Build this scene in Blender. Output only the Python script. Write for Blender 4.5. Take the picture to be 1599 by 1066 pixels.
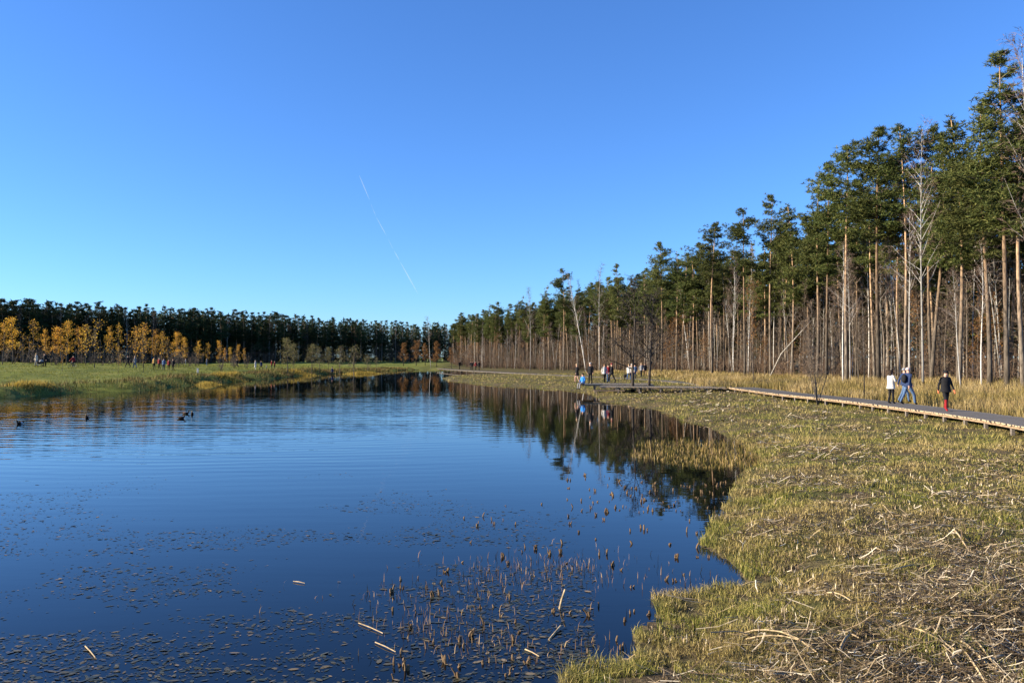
import bpy, math, random
import numpy as np
from mathutils import Vector, Matrix

for o in list(bpy.data.objects):
    bpy.data.objects.remove(o)
SC = bpy.context.scene
COL = SC.collection
R = math.radians

# ------------------------------------------------------------------ camera, sky, sun, exposure
CAM_H = 3.0
PITCH = 1.17
F_PX = 1599 * 18.0 / 23.5
cam_d = bpy.data.cameras.new('camera')
cam_d.sensor_width = 23.5
cam_d.lens = 18.0
cam_d.clip_start = 0.1
cam_d.clip_end = 20000
cam = bpy.data.objects.new('camera', cam_d)
COL.objects.link(cam)
cam.location = (0, 0, CAM_H)
cam.rotation_euler = (R(90 + PITCH), 0, 0)
SC.camera = cam

SUN_EL = 21.0
SUN_AZ = -96.0           # clockwise from +Y (the view direction): the sun stands to the left
world = bpy.data.worlds.new('World')
SC.world = world
world.use_nodes = True
wn = world.node_tree
wn.nodes.clear()
sky = wn.nodes.new('ShaderNodeTexSky')
sky.sky_type = 'NISHITA'
sky.sun_disc = False
sky.sun_elevation = R(SUN_EL)
sky.sun_rotation = R(SUN_AZ)
sky.altitude = 0
sky.air_density = 1.0
sky.dust_density = 0.0
sky.ozone_density = 6.0
bg = wn.nodes.new('ShaderNodeBackground')
bg.inputs['Strength'].default_value = 0.108
wo = wn.nodes.new('ShaderNodeOutputWorld')
gam = wn.nodes.new('ShaderNodeGamma')          # the camera's saturated rendering of blue
gam.inputs['Gamma'].default_value = 0.95
tint = wn.nodes.new('ShaderNodeMix'); tint.data_type = 'RGBA'; tint.blend_type = 'MULTIPLY'
tint.inputs['Factor'].default_value = 1
tint.inputs['B'].default_value = (0.51, 0.70, 0.96, 1)
wn.links.new(sky.outputs[0], gam.inputs[0])
wn.links.new(gam.outputs[0], tint.inputs['A'])
wn.links.new(tint.outputs['Result'], bg.inputs[0])
wn.links.new(bg.outputs[0], wo.inputs[0])

sun_d = bpy.data.lights.new('sun', 'SUN')
sun_d.energy = 5.0
sun_d.angle = R(0.53)
sun_d.color = (1.0, 0.87, 0.66)
sun = bpy.data.objects.new('sun', sun_d)
COL.objects.link(sun)
to_sun = Vector((math.sin(R(SUN_AZ)) * math.cos(R(SUN_EL)), math.cos(R(SUN_AZ)) * math.cos(R(SUN_EL)), math.sin(R(SUN_EL))))
sun.rotation_euler = to_sun.to_track_quat('Z', 'Y').to_euler()
sun.location = (-60, -20, 60)

SC.view_settings.view_transform = 'Standard'
SC.view_settings.look = 'None'
SC.view_settings.exposure = 1.35
SC.view_settings.gamma = 1.0
SC.view_settings.use_curve_mapping = False
SC.cycles.max_bounces = 5
SC.cycles.diffuse_bounces = 2
SC.cycles.glossy_bounces = 3
SC.cycles.transparent_max_bounces = 6
SC.cycles.caustics_reflective = False
SC.cycles.caustics_refractive = False

# ------------------------------------------------------------------ helpers
def at(px, py, z=0.0):
    """pixel of the 1599x1066 photograph -> the point of the plane at height z that it shows"""
    u = (px - 799.5) / F_PX
    v = (533.0 - py) / F_PX
    t = R(PITCH)
    d = Vector((u, math.cos(t) - v * math.sin(t), math.sin(t) + v * math.cos(t)))
    k = (z - CAM_H) / d.z
    return Vector((d.x * k, d.y * k, z))

def atd(px, d):
    return (px - 799.5) / F_PX * d, d

def smooth(a, b, x):
    t = np.clip((np.asarray(x, float) - a) / (b - a), 0, 1)
    return t * t * (3 - 2 * t)

def _hash(ix, iy, seed):
    n = (ix.astype(np.int64) * 374761393 + iy.astype(np.int64) * 668265263 + seed * 1442695041) & 0x7fffffff
    n = ((n ^ (n >> 13)) * 1274126177) & 0x7fffffff
    return ((n ^ (n >> 16)) & 0xffff) / 65535.0

def vnoise(x, y, scale, seed=0, octaves=2):
    x = np.asarray(x, float) / scale
    y = np.asarray(y, float) / scale
    out = np.zeros_like(x)
    amp, tot = 1.0, 0.0
    for o in range(octaves):
        ix, iy = np.floor(x), np.floor(y)
        fx, fy = x - ix, y - iy
        fx = fx * fx * (3 - 2 * fx)
        fy = fy * fy * (3 - 2 * fy)
        a = _hash(ix, iy, seed + o); b = _hash(ix + 1, iy, seed + o)
        c = _hash(ix, iy + 1, seed + o); d = _hash(ix + 1, iy + 1, seed + o)
        out += amp * ((a * (1 - fx) + b * fx) * (1 - fy) + (c * (1 - fx) + d * fx) * fy)
        tot += amp
        amp *= 0.5
        x, y = x * 2.1, y * 2.1
    return out / tot

def np_mesh(name, V, F):
    """mesh from an (n,3) array and an (m,k) face array, k fixed"""
    me = bpy.data.meshes.new(name)
    V = np.asarray(V, np.float32)
    F = np.asarray(F, np.int32)
    m, k = F.shape
    me.vertices.add(len(V))
    me.vertices.foreach_set('co', V.ravel())
    me.loops.add(m * k)
    me.loops.foreach_set('vertex_index', F.ravel())
    me.polygons.add(m)
    me.polygons.foreach_set('loop_start', np.arange(0, m * k, k, dtype=np.int32))
    me.polygons.foreach_set('loop_total', np.full(m, k, np.int32))
    me.update(calc_edges=True)
    return me

class MB:
    """collects shapes; every face is stored with its material slot"""
    def __init__(self):
        self.v, self.f, self.m = [], [], []
    def add(self, V, F, m=0):
        b = len(self.v)
        self.v.extend([tuple(p) for p in V])
        self.f.extend([tuple(i + b for i in q) for q in F])
        self.m.extend([m] * len(F))
    def box(self, c, s, m=0, rot=None):
        V = []
        for dx in (-.5, .5):
            for dy in (-.5, .5):
                for dz in (-.5, .5):
                    p = Vector((dx * s[0], dy * s[1], dz * s[2]))
                    if rot is not None:
                        p = rot @ p
                    V.append(p + Vector(c))
        self.add(V, [(0, 1, 3, 2), (4, 6, 7, 5), (0, 4, 5, 1), (2, 3, 7, 6), (0, 2, 6, 4), (1, 5, 7, 3)], m)
    def tube(self, P, rad, n=6, m=0, cap=True):
        P = [Vector(p) for p in P]
        V, F = [], []
        for i, p in enumerate(P):
            d = (P[min(i + 1, len(P) - 1)] - P[max(i - 1, 0)])
            d = d.normalized() if d.length > 1e-9 else Vector((0, 0, 1))
            a = d.cross(Vector((1, 0, 0)) if abs(d.x) < 0.8 else Vector((0, 1, 0))).normalized()
            b = d.cross(a)
            for k in range(n):
                t = 2 * math.pi * k / n
                V.append(p + (a * math.cos(t) + b * math.sin(t)) * rad[i])
        for i in range(len(P) - 1):
            for k in range(n):
                k2 = (k + 1) % n
                F.append((i * n + k, i * n + k2, (i + 1) * n + k2, (i + 1) * n + k))
        if cap:
            F.append(tuple(range(n - 1, -1, -1)))
            F.append(tuple((len(P) - 1) * n + k for k in range(n)))
        self.add(V, F, m)
    def tri(self, a, b, c, m=0):
        self.add([a, b, c], [(0, 1, 2)], m)
    def ellipsoid(self, c, r, m=0, nu=10, nv=6, z0=-1.0, z1=1.0, rot=None):
        V, F = [], []
        for j in range(nv + 1):
            zz = z0 + (z1 - z0) * j / nv
            rr = math.sqrt(max(0.0, 1 - zz * zz)) + 0.02
            for i in range(nu):
                t = 2 * math.pi * i / nu
                p = Vector((r[0] * rr * math.cos(t), r[1] * rr * math.sin(t), r[2] * zz))
                if rot is not None:
                    p = rot @ p
                V.append(p + Vector(c))
        for j in range(nv):
            for i in range(nu):
                F.append((j * nu + i, j * nu + (i + 1) % nu, (j + 1) * nu + (i + 1) % nu, (j + 1) * nu + i))
        F.append(tuple(range(nu - 1, -1, -1)))
        F.append(tuple(nv * nu + i for i in range(nu)))
        self.add(V, F, m)
    def mesh(self, name, mats, smooth_=False):
        me = bpy.data.meshes.new(name)
        me.from_pydata(self.v, [], self.f)
        for m in mats:
            me.materials.append(m)
        me.polygons.foreach_set('material_index', self.m)
        if smooth_:
            me.polygons.foreach_set('use_smooth', [True] * len(self.f))
        me.update()
        return me

def link(name, me, parent=None, loc=None, rz=None, scale=None):
    o = bpy.data.objects.new(name, me)
    COL.objects.link(o)
    if parent is not None:
        o.parent = parent
    if loc is not None:
        o.location = loc
    if rz is not None:
        o.rotation_euler = (0, 0, rz)
    if scale is not None:
        o.scale = scale if hasattr(scale, '__len__') else (scale,) * 3
    return o

def tag(o, label=None, cat=None, group=None, kind=None):
    if label: o['label'] = label
    if cat: o['category'] = cat
    if group: o['group'] = group
    if kind: o['kind'] = kind
    return o

# ------------------------------------------------------------------ materials
def new_mat(name):
    m = bpy.data.materials.new(name)
    m.use_nodes = True
    nt = m.node_tree
    b = nt.nodes['Principled BSDF']
    return m, nt, b

def ramp(nt, stops, interp='LINEAR'):
    n = nt.nodes.new('ShaderNodeValToRGB')
    n.color_ramp.interpolation = interp
    el = n.color_ramp.elements
    while len(el) < len(stops):
        el.new(0.5)
    for e, (p, c) in zip(el, stops):
        e.position = p
        e.color = (*c, 1)
    return n

def plain(name, c, rough=0.8, spec=0.2, var=0.12, scale=8.0):
    """a colour with a little uneven wear"""
    m, nt, b = new_mat(name)
    tc = nt.nodes.new('ShaderNodeTexCoord')
    n = nt.nodes.new('ShaderNodeTexNoise')
    n.inputs['Scale'].default_value = scale
    n.inputs['Detail'].default_value = 4
    nt.links.new(tc.outputs['Object'], n.inputs['Vector'])
    lo = tuple(max(0, x * (1 - var * 2)) for x in c)
    hi = tuple(min(1, x * (1 + var * 2)) for x in c)
    r = ramp(nt, [(0.3, lo), (0.7, hi)])
    nt.links.new(n.outputs['Fac'], r.inputs[0])
    nt.links.new(r.outputs[0], b.inputs['Base Color'])
    b.inputs['Roughness'].default_value = rough
    b.inputs['Specular IOR Level'].default_value = spec
    return m

def island_mat(name, stops, transl=0.25, rough=0.7, spec=0.15, noise_scale=None, stops2=None, vary=0.0):
    """leaf, blade and straw material: every separate piece takes its own colour from the ramp"""
    m, nt, b = new_mat(name)
    g = nt.nodes.new('ShaderNodeNewGeometry')
    r = ramp(nt, stops)
    nt.links.new(g.outputs['Random Per Island'], r.inputs[0])
    out = r.outputs[0]
    if stops2:
        tc = nt.nodes.new('ShaderNodeTexCoord')
        n = nt.nodes.new('ShaderNodeTexNoise')
        n.inputs['Scale'].default_value = noise_scale
        n.inputs['Detail'].default_value = 3
        nt.links.new(tc.outputs['Object'], n.inputs['Vector'])
        r2 = ramp(nt, stops2)
        nt.links.new(g.outputs['Random Per Island'], r2.inputs[0])
        k = ramp(nt, [(0.42, (0, 0, 0)), (0.6, (1, 1, 1))])
        nt.links.new(n.outputs['Fac'], k.inputs[0])
        mx = nt.nodes.new('ShaderNodeMix')
        mx.data_type = 'RGBA'
        nt.links.new(k.outputs[0], mx.inputs['Factor'])
        nt.links.new(out, mx.inputs['A'])
        nt.links.new(r2.outputs[0], mx.inputs['B'])
        out = mx.outputs['Result']
    if vary:
        oi = nt.nodes.new('ShaderNodeObjectInfo')
        hs = nt.nodes.new('ShaderNodeHueSaturation')
        for sock, lo, hi in (('Value', 1 - vary, 1 + vary), ('Hue', .5 - .05 * vary, .5 + .05 * vary)):
            mr = nt.nodes.new('ShaderNodeMapRange')
            mr.inputs['To Min'].default_value = lo; mr.inputs['To Max'].default_value = hi
            if sock == 'Hue':
                fr_ = nt.nodes.new('ShaderNodeMath'); fr_.operation = 'FRACT'
                mu = nt.nodes.new('ShaderNodeMath'); mu.operation = 'MULTIPLY'; mu.inputs[1].default_value = 7.13
                nt.links.new(oi.outputs['Random'], mu.inputs[0]); nt.links.new(mu.outputs[0], fr_.inputs[0]); nt.links.new(fr_.outputs[0], mr.inputs['Value'])
            else:
                nt.links.new(oi.outputs['Random'], mr.inputs['Value'])
            nt.links.new(mr.outputs[0], hs.inputs[sock])
        nt.links.new(out, hs.inputs['Color'])
        out = hs.outputs[0]
    nt.links.new(out, b.inputs['Base Color'])
    b.inputs['Roughness'].default_value = rough
    b.inputs['Specular IOR Level'].default_value = spec
    if transl > 0:
        t = nt.nodes.new('ShaderNodeBsdfTranslucent')
        nt.links.new(out, t.inputs['Color'])
        ms = nt.nodes.new('ShaderNodeMixShader')
        ms.inputs[0].default_value = transl
        nt.links.new(b.outputs[0], ms.inputs[1])
        nt.links.new(t.outputs[0], ms.inputs[2])
        nt.links.new(ms.outputs[0], nt.nodes['Material Output'].inputs['Surface'])
    return m

def bark_mat(name, low, high, split, width, scale=(9, 9, 2.2), spots=None):
    """bark whose own colour changes up the stem (grey plates below, orange flakes above), with furrows"""
    m, nt, b = new_mat(name)
    tc = nt.nodes.new('ShaderNodeTexCoord')
    sp = nt.nodes.new('ShaderNodeSeparateXYZ')
    nt.links.new(tc.outputs['Generated'], sp.inputs[0])
    mp = nt.nodes.new('ShaderNodeMapping')
    mp.inputs['Scale'].default_value = scale
    nt.links.new(tc.outputs['Object'], mp.inputs[0])
    n = nt.nodes.new('ShaderNodeTexNoise')
    n.inputs['Scale'].default_value = 1.0
    n.inputs['Detail'].default_value = 5
    nt.links.new(mp.outputs[0], n.inputs['Vector'])
    ad = nt.nodes.new('ShaderNodeMath'); ad.operation = 'MULTIPLY_ADD'
    ad.inputs[1].default_value = 0.25
    nt.links.new(n.outputs['Fac'], ad.inputs[0])
    nt.links.new(sp.outputs['Z'], ad.inputs[2])
    r = ramp(nt, [(split - width + .12, low), (split + width + .12, high)])
    nt.links.new(ad.outputs[0], r.inputs[0])
    k = ramp(nt, [(0.30, (0.35, 0.35, 0.35)), (0.58, (1.05, 1.05, 1.05))] if spots is None else spots)
    nt.links.new(n.outputs['Fac'], k.inputs[0])
    mx = nt.nodes.new('ShaderNodeMix'); mx.data_type = 'RGBA'; mx.blend_type = 'MULTIPLY'
    mx.inputs['Factor'].default_value = 1.0
    nt.links.new(r.outputs[0], mx.inputs['A'])
    nt.links.new(k.outputs[0], mx.inputs['B'])
    oi = nt.nodes.new('ShaderNodeObjectInfo')
    mr = nt.nodes.new('ShaderNodeMapRange'); mr.inputs['To Min'].default_value = .42; mr.inputs['To Max'].default_value = 1.15
    nt.links.new(oi.outputs['Random'], mr.inputs['Value'])
    hs = nt.nodes.new('ShaderNodeHueSaturation')
    nt.links.new(mr.outputs[0], hs.inputs['Value']); nt.links.new(mx.outputs['Result'], hs.inputs['Color'])
    nt.links.new(hs.outputs[0], b.inputs['Base Color'])
    b.inputs['Roughness'].default_value = 0.9
    b.inputs['Specular IOR Level'].default_value = 0.1
    return m

M = {}
M['pine_bark'] = bark_mat('pine_bark', (0.20, 0.165, 0.13), (0.54, 0.345, 0.20), 0.42, 0.22)
M['birch_bark'] = bark_mat('birch_bark', (0.40, 0.37, 0.33), (0.60, 0.57, 0.52), 0.12, 0.1, (3, 3, 2.6),
                           [(0.36, (0.10, 0.09, 0.085)), (0.43, (1, 1, 1))])
M['dark_bark'] = bark_mat('dark_bark', (0.075, 0.062, 0.052), (0.11, 0.09, 0.075), 0.5, 0.3)
M['grey_bark'] = bark_mat('grey_bark', (0.15, 0.125, 0.10), (0.20, 0.16, 0.125), 0.5, 0.3)
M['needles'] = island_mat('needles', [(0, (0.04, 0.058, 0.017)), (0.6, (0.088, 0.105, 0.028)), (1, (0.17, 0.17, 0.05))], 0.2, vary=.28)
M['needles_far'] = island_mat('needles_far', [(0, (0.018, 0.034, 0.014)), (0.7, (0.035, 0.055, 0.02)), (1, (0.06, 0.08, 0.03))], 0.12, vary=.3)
M['birch_twig'] = island_mat('birch_twig', [(0, (0.10, 0.065, 0.05)), (1, (0.20, 0.14, 0.11))], 0)
M['twig'] = island_mat('twig', [(0, (0.07, 0.055, 0.045)), (0.7, (0.16, 0.12, 0.09)), (1, (0.26, 0.19, 0.13))], 0)
M['twig_red'] = island_mat('twig_red', [(0, (0.08, 0.055, 0.045)), (0.6, (0.17, 0.115, 0.08)), (1, (0.27, 0.175, 0.10))], 0)
M['leaf_yellow'] = island_mat('leaf_yellow', [(0, (0.55, 0.26, 0.03)), (0.5, (0.80, 0.43, 0.045)), (1, (0.88, 0.58, 0.10))], 0.45, vary=.2)
M['leaf_rust'] = island_mat('leaf_rust', [(0, (0.12, 0.06, 0.025)), (0.6, (0.22, 0.11, 0.04)), (1, (0.34, 0.18, 0.06))], 0.3)
M['leaf_olive'] = island_mat('leaf_olive', [(0, (0.10, 0.10, 0.04)), (0.6, (0.18, 0.17, 0.065)), (1, (0.30, 0.25, 0.09))], 0.3)

# ------------------------------------------------------------------ pond outline and terrain
shore_right = [(854, 1064), (930, 1048), (984, 1033), (1005, 1005), (1018, 985), (1050, 972), (1040, 950), (1036, 938), (1078, 930),
               (1120, 917), (1148, 906), (1160, 880), (1125, 862), (1107, 853), (1094, 828), (1110, 812), (1139, 806), (1134, 785),
               (1138, 771), (1157, 744), (1178, 730), (1192, 715), (1178, 698), (1137, 679), (1120, 670), (1050, 650), (1025, 638),
               (985, 633), (955, 629), (938, 622), (905, 611.5), (870, 608), (800, 603), (740, 599), (697, 594.5), (690, 591), (708, 587),
               (742, 584), (752, 581.5), (725, 579.5), (700, 578), (676, 577)]
shore_left = [(640, 577.6), (609, 579), (559, 582), (520, 583.5), (471, 586.5), (430, 591), (395, 593), (350, 597), (310, 600), (273, 604), (235, 609),
              (197, 611), (140, 612), (87, 615), (40, 619), (0, 621), (-150, 634), (-420, 690)]
POND = [tuple(at(a, b)[:2]) for a, b in shore_right] + [tuple(at(a, b)[:2]) for a, b in shore_left]
POND += [(-45, 8), (-40, -14), (1.5, -14), (1.2, 0), (0.7, 5)]
POND = np.array(POND)

def pond_sd(x, y):
    """signed distance to the shoreline, negative in the water"""
    x = np.asarray(x, float).ravel(); y = np.asarray(y, float).ravel()
    out = np.empty_like(x)
    A = POND; B = np.roll(POND, -1, axis=0)
    for s in range(0, len(x), 40000):
        px = x[s:s + 40000, None]; py = y[s:s + 40000, None]
        ex, ey = (B - A)[:, 0][None], (B - A)[:, 1][None]
        wx, wy = px - A[:, 0][None], py - A[:, 1][None]
        t = np.clip((wx * ex + wy * ey) / (ex * ex + ey * ey + 1e-12), 0, 1)
        d = np.sqrt(((wx - ex * t) ** 2 + (wy - ey * t) ** 2).min(axis=1))
        c = (A[:, 1][None] > py) != (B[:, 1][None] > py)
        xi = A[:, 0][None] + (py - A[:, 1][None]) / np.where(ey == 0, 1e-9, ey) * ex
        ins = (np.sum(c & (px < xi), axis=1) % 2) == 1
        out[s:s + 40000] = np.where(ins, -d, d)
    r = np.hypot(x, y)
    out += (vnoise(x, y, 0.45, 201) - .5) * .38 * (r < 26) + (vnoise(x, y, 1.5, 202) - .5) * np.where(r < 26, .55, 1.3)
    return out

def gz(x, y):
    """height of the ground"""
    x = np.atleast_1d(np.asarray(x, float)); y = np.atleast_1d(np.asarray(y, float))
    shp = x.shape
    x, y = x.ravel(), y.ravel()
    s = pond_sd(x, y)
    left = smooth(-8, -24, x)
    n1 = vnoise(x, y, 2.3, 3) - 0.5
    n2 = vnoise(x, y, 0.5, 9) - 0.5
    right = 0.02 + 0.20 * smooth(0, 1.6, s) + 0.22 * smooth(2, 14, s) + 0.45 * smooth(12, 40, s)
    lf = 0.02 + 0.70 * smooth(0, 2.2, s) + 0.95 * smooth(2, 26, s) + 0.8 * smooth(24, 70, s)
    lf = lf * (1 - 0.45 * smooth(120, 190, y))
    z = right * (1 - left) + lf * left
    amp = np.clip(s / 1.5, 0, 1)
    n3 = vnoise(x, y, 0.95, 15) - 0.5
    z = z + amp * (0.15 * n1 + (0.15 * n3 + 0.05 * n2) * (np.hypot(x, y) < 60) + left * (0.7 * (vnoise(x, y, 7.0, 17) - 0.5) * np.clip(s / 4, 0, 1) + .3 * (vnoise(x, y, 2.2, 18) - .5)))
    z = np.where(s < 0, -0.02 - 0.6 * smooth(0, 3, -s), np.maximum(z, 0.012))
    return z.reshape(shp)

def g1(x, y):
    return float(gz([x], [y])[0])

# ground: one sheet to the horizon, fine near the view, coarse beyond
ang = np.concatenate([np.linspace(-42, 42, 330), np.linspace(42, 318, 80)[1:-1]])
ang = np.radians(ang)
rad = np.concatenate([[1.0], np.geomspace(3.0, 40, 170), np.geomspace(40, 320, 90)[1:], np.geomspace(320, 9000, 24)[1:]])
AA, RR = np.meshgrid(ang, rad)
GX, GY = RR * np.sin(AA), RR * np.cos(AA)
GZ = gz(GX, GY)
na, nr = len(ang), len(rad)
V = np.stack([GX.ravel(), GY.ravel(), GZ.ravel()], 1)
ii, jj = np.meshgrid(np.arange(nr - 1), np.arange(na), indexing='ij')
j2 = (jj + 1) % na
Fq = np.stack([ii * na + jj, (ii + 1) * na + jj, (ii + 1) * na + j2, ii * na + j2], -1).reshape(-1, 4)[:, ::-1]
V = np.vstack([V, [[0, 0, gz([0], [0])[0]]]])
gme = np_mesh('ground', V, Fq)
gme.polygons.foreach_set('use_smooth', [True] * len(gme.polygons))

def ground_mat():
    m, nt, b = new_mat('ground_soil_and_grass')
    tc = nt.nodes.new('ShaderNodeTexCoord')
    def noise(scale, detail=5):
        n = nt.nodes.new('ShaderNodeTexNoise')
        n.inputs['Scale'].default_value = scale
        n.inputs['Detail'].default_value = detail
        n.inputs['Roughness'].default_value = 0.65
        nt.links.new(tc.outputs['Object'], n.inputs['Vector'])
        return n
    def mix(f, a, b_):
        x = nt.nodes.new('ShaderNodeMix'); x.data_type = 'RGBA'
        nt.links.new(f, x.inputs['Factor'])
        for s, k in ((a, 'A'), (b_, 'B')):
            if isinstance(s, tuple): x.inputs[k].default_value = (*s, 1)
            else: nt.links.new(s, x.inputs[k])
        return x.outputs['Result']
    fine = noise(14, 8); mid = noise(0.9, 5); big = noise(0.11, 4)
    soil = ramp(nt, [(0.3, (0.03, 0.022, 0.014)), (0.55, (0.12, 0.09, 0.05)), (0.75, (0.28, 0.22, 0.12))])
    nt.links.new(fine.outputs[0], soil.inputs[0])
    green = ramp(nt, [(0.3, (0.035, 0.035, 0.012)), (0.55, (0.10, 0.095, 0.03)), (0.75, (0.22, 0.19, 0.07))])
    nt.links.new(fine.outputs[0], green.inputs[0])
    k = ramp(nt, [(0.42, (0, 0, 0)), (0.6, (1, 1, 1))])
    nt.links.new(mid.outputs[0], k.inputs[0])
    marsh = mix(k.outputs[0], soil.outputs[0], green.outputs[0])
    lawn = ramp(nt, [(0.28, (0.06, 0.07, 0.014)), (0.5, (0.13, 0.15, 0.026)), (0.72, (0.24, 0.215, 0.06))])
    lm = nt.nodes.new('ShaderNodeMath'); lm.operation = 'MULTIPLY_ADD'
    lm.inputs[1].default_value = 0.5
    nt.links.new(mid.outputs[0], lm.inputs[0])
    hb = nt.nodes.new('ShaderNodeMath'); hb.operation = 'MULTIPLY'; hb.inputs[1].default_value = 0.5
    nt.links.new(big.outputs[0], hb.inputs[0])
    nt.links.new(hb.outputs[0], lm.inputs[2])
    nt.links.new(lm.outputs[0], lawn.inputs[0])
    sp = nt.nodes.new('ShaderNodeSeparateXYZ')
    nt.links.new(tc.outputs['Object'], sp.inputs[0])
    side = nt.nodes.new('ShaderNodeMapRange')
    side.inputs['From Min'].default_value = -12; side.inputs['From Max'].default_value = -26
    nt.links.new(sp.outputs['X'], side.inputs['Value'])
    land = mix(side.outputs[0], marsh, lawn.outputs[0])
    # forest floor: leaf litter beyond the edge of the wood
    nt.links.new(land, b.inputs['Base Color'])
    b.inputs['Roughness'].default_value = 0.95
    b.inputs['Specular IOR Level'].default_value = 0.1
    bp = nt.nodes.new('ShaderNodeBump')
    bp.inputs['Strength'].default_value = 0.8
    bp.inputs['Distance'].default_value = 0.08
    nt.links.new(fine.outputs[0], bp.inputs['Height'])
    nt.links.new(bp.outputs[0], b.inputs['Normal'])
    return m
gme.materials.append(ground_mat())
tag(link('ground', gme), kind='structure')

# water
def water_mat():
    m, nt, b = new_mat('pond_water')
    b.inputs['Base Color'].default_value = (0.002, 0.003, 0.004, 1)
    b.inputs['Roughness'].default_value = 0.015
    b.inputs['IOR'].default_value = 1.333
    b.inputs['Specular IOR Level'].default_value = 0.5
    tc = nt.nodes.new('ShaderNodeTexCoord')
    def mapped(sc, rot=0.0, loc=(0, 0, 0)):
        mp = nt.nodes.new('ShaderNodeMapping')
        mp.inputs['Scale'].default_value = sc
        mp.inputs['Rotation'].default_value = (0, 0, rot)
        mp.inputs['Location'].default_value = loc
        nt.links.new(tc.outputs['Object'], mp.inputs[0])
        return mp.outputs[0]
    def noise(vec, scale, detail=2, rough=0.5):
        n = nt.nodes.new('ShaderNodeTexNoise')
        n.inputs['Scale'].default_value = scale
        n.inputs['Detail'].default_value = detail
        n.inputs['Roughness'].default_value = rough
        nt.links.new(vec, n.inputs['Vector'])
        return n.outputs['Fac']
    def mul(a, k):
        x = nt.nodes.new('ShaderNodeMath'); x.operation = 'MULTIPLY'
        nt.links.new(a, x.inputs[0])
        if isinstance(k, (int, float)): x.inputs[1].default_value = k
        else: nt.links.new(k, x.inputs[1])
        return x.outputs[0]
    def add(a, b_):
        x = nt.nodes.new('ShaderNodeMath'); x.operation = 'ADD'
        nt.links.new(a, x.inputs[0]); nt.links.new(b_, x.inputs[1])
        return x.outputs[0]
    # rings spreading from where the ducks swim
    wv = nt.nodes.new('ShaderNodeTexWave')
    wv.wave_type = 'RINGS'; wv.rings_direction = 'Z'
    wv.inputs['Scale'].default_value = 0.42
    wv.inputs['Distortion'].default_value = 5.0
    wv.inputs['Detail'].default_value = 2
    wv.inputs['Detail Scale'].default_value = 0.35
    nt.links.new(mapped((1, 1, 1), 0, (12, -62, 0)), wv.inputs['Vector'])
    long_ = noise(mapped((0.16, 1.0, 1), 0.06), 1.1, 3, 0.55)
    chop = noise(mapped((0.45, 1.3, 1), -0.1), 2.6, 2)
    sp = nt.nodes.new('ShaderNodeSeparateXYZ')
    nt.links.new(tc.outputs['Object'], sp.inputs[0])
    # a breeze ruffles the open middle of the pond; sheltered near the reeds and by the far shore
    band = nt.nodes.new('ShaderNodeMapRange'); band.interpolation_type = 'SMOOTHSTEP'
    band.inputs['From Min'].default_value = 11; band.inputs['From Max'].default_value = 34
    nt.links.new(sp.outputs['Y'], band.inputs['Value'])
    far = nt.nodes.new('ShaderNodeMapRange'); far.interpolation_type = 'SMOOTHSTEP'
    far.inputs['From Min'].default_value = 78; far.inputs['From Max'].default_value = 52
    nt.links.new(sp.outputs['Y'], far.inputs['Value'])
    lee = nt.nodes.new('ShaderNodeMapRange'); lee.interpolation_type = 'SMOOTHSTEP'
    lee.inputs['From Min'].default_value = 3; lee.inputs['From Max'].default_value = -7
    nt.links.new(sp.outputs['X'], lee.inputs['Value'])
    patch = noise(mapped((0.05, 0.12, 1), 0.1), 1.0, 2)
    pr = ramp(nt, [(0.3, (0.35, 0.35, 0.35)), (0.62, (1, 1, 1))])
    nt.links.new(patch, pr.inputs[0])
    mask = mul(mul(mul(band.outputs[0], far.outputs[0]), lee.outputs[0]), pr.outputs[0])
    h = add(add(mul(wv.outputs['Fac'], 0.10), mul(long_, 0.40)), mul(chop, 0.15))
    base = mul(long_, 0.035)
    height = add(mul(h, mask), add(base, mul(chop, 0.012)))
    bp = nt.nodes.new('ShaderNodeBump')
    bp.inputs['Strength'].default_value = 1.0
    bp.inputs['Distance'].default_value = 0.05
    nt.links.new(height, bp.inputs['Height'])
    nt.links.new(bp.outputs[0], b.inputs['Normal'])
    return m
wm = MB()
wm.add([(-140, -16, 0), (40, -16, 0), (40, 215, 0), (-140, 215, 0)], [(0, 1, 2, 3)])
tag(link('water', wm.mesh('water', [water_mat()])), kind='structure')

# ------------------------------------------------------------------ grass, reeds and straw
rs = np.random.RandomState(7)

def blade_mesh(name, P, h, w, lean, rs, segs=2):
    """P (n,3) roots; one bent tapering blade each"""
    n = len(P)
    a = rs.uniform(0, 2 * np.pi, n)
    side = np.stack([np.cos(a), np.sin(a), np.zeros(n)], 1)
    b = rs.uniform(0, 2 * np.pi, n)
    ld = np.stack([np.cos(b), np.sin(b), np.zeros(n)], 1)
    up = np.array([0, 0, 1.0])
    h = h[:, None]; w = w[:, None]; lean = lean[:, None]
    if segs == 1:
        V = np.stack([P - side * w / 2, P + side * w / 2, P + up * h * np.sqrt(np.clip(1 - lean ** 2, 0.05, 1)) + ld * h * lean], 1)
        return np_mesh(name, V.reshape(-1, 3), np.arange(n * 3).reshape(n, 3))
    mid = P + up * h * 0.55 + ld * h * lean * 0.35
    tip = P + up * h * (1.0 - 0.45 * lean) + ld * h * lean
    V = np.stack([P - side * w / 2, P + side * w / 2, mid + side * w * 0.4, mid - side * w * 0.4, tip], 1)
    F = np.array([[0, 1, 2], [0, 2, 3], [3, 2, 4]])
    F = (np.arange(n)[:, None, None] * 5 + F[None]).reshape(-1, 3)
    return np_mesh(name, V.reshape(-1, 3), F)

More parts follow.
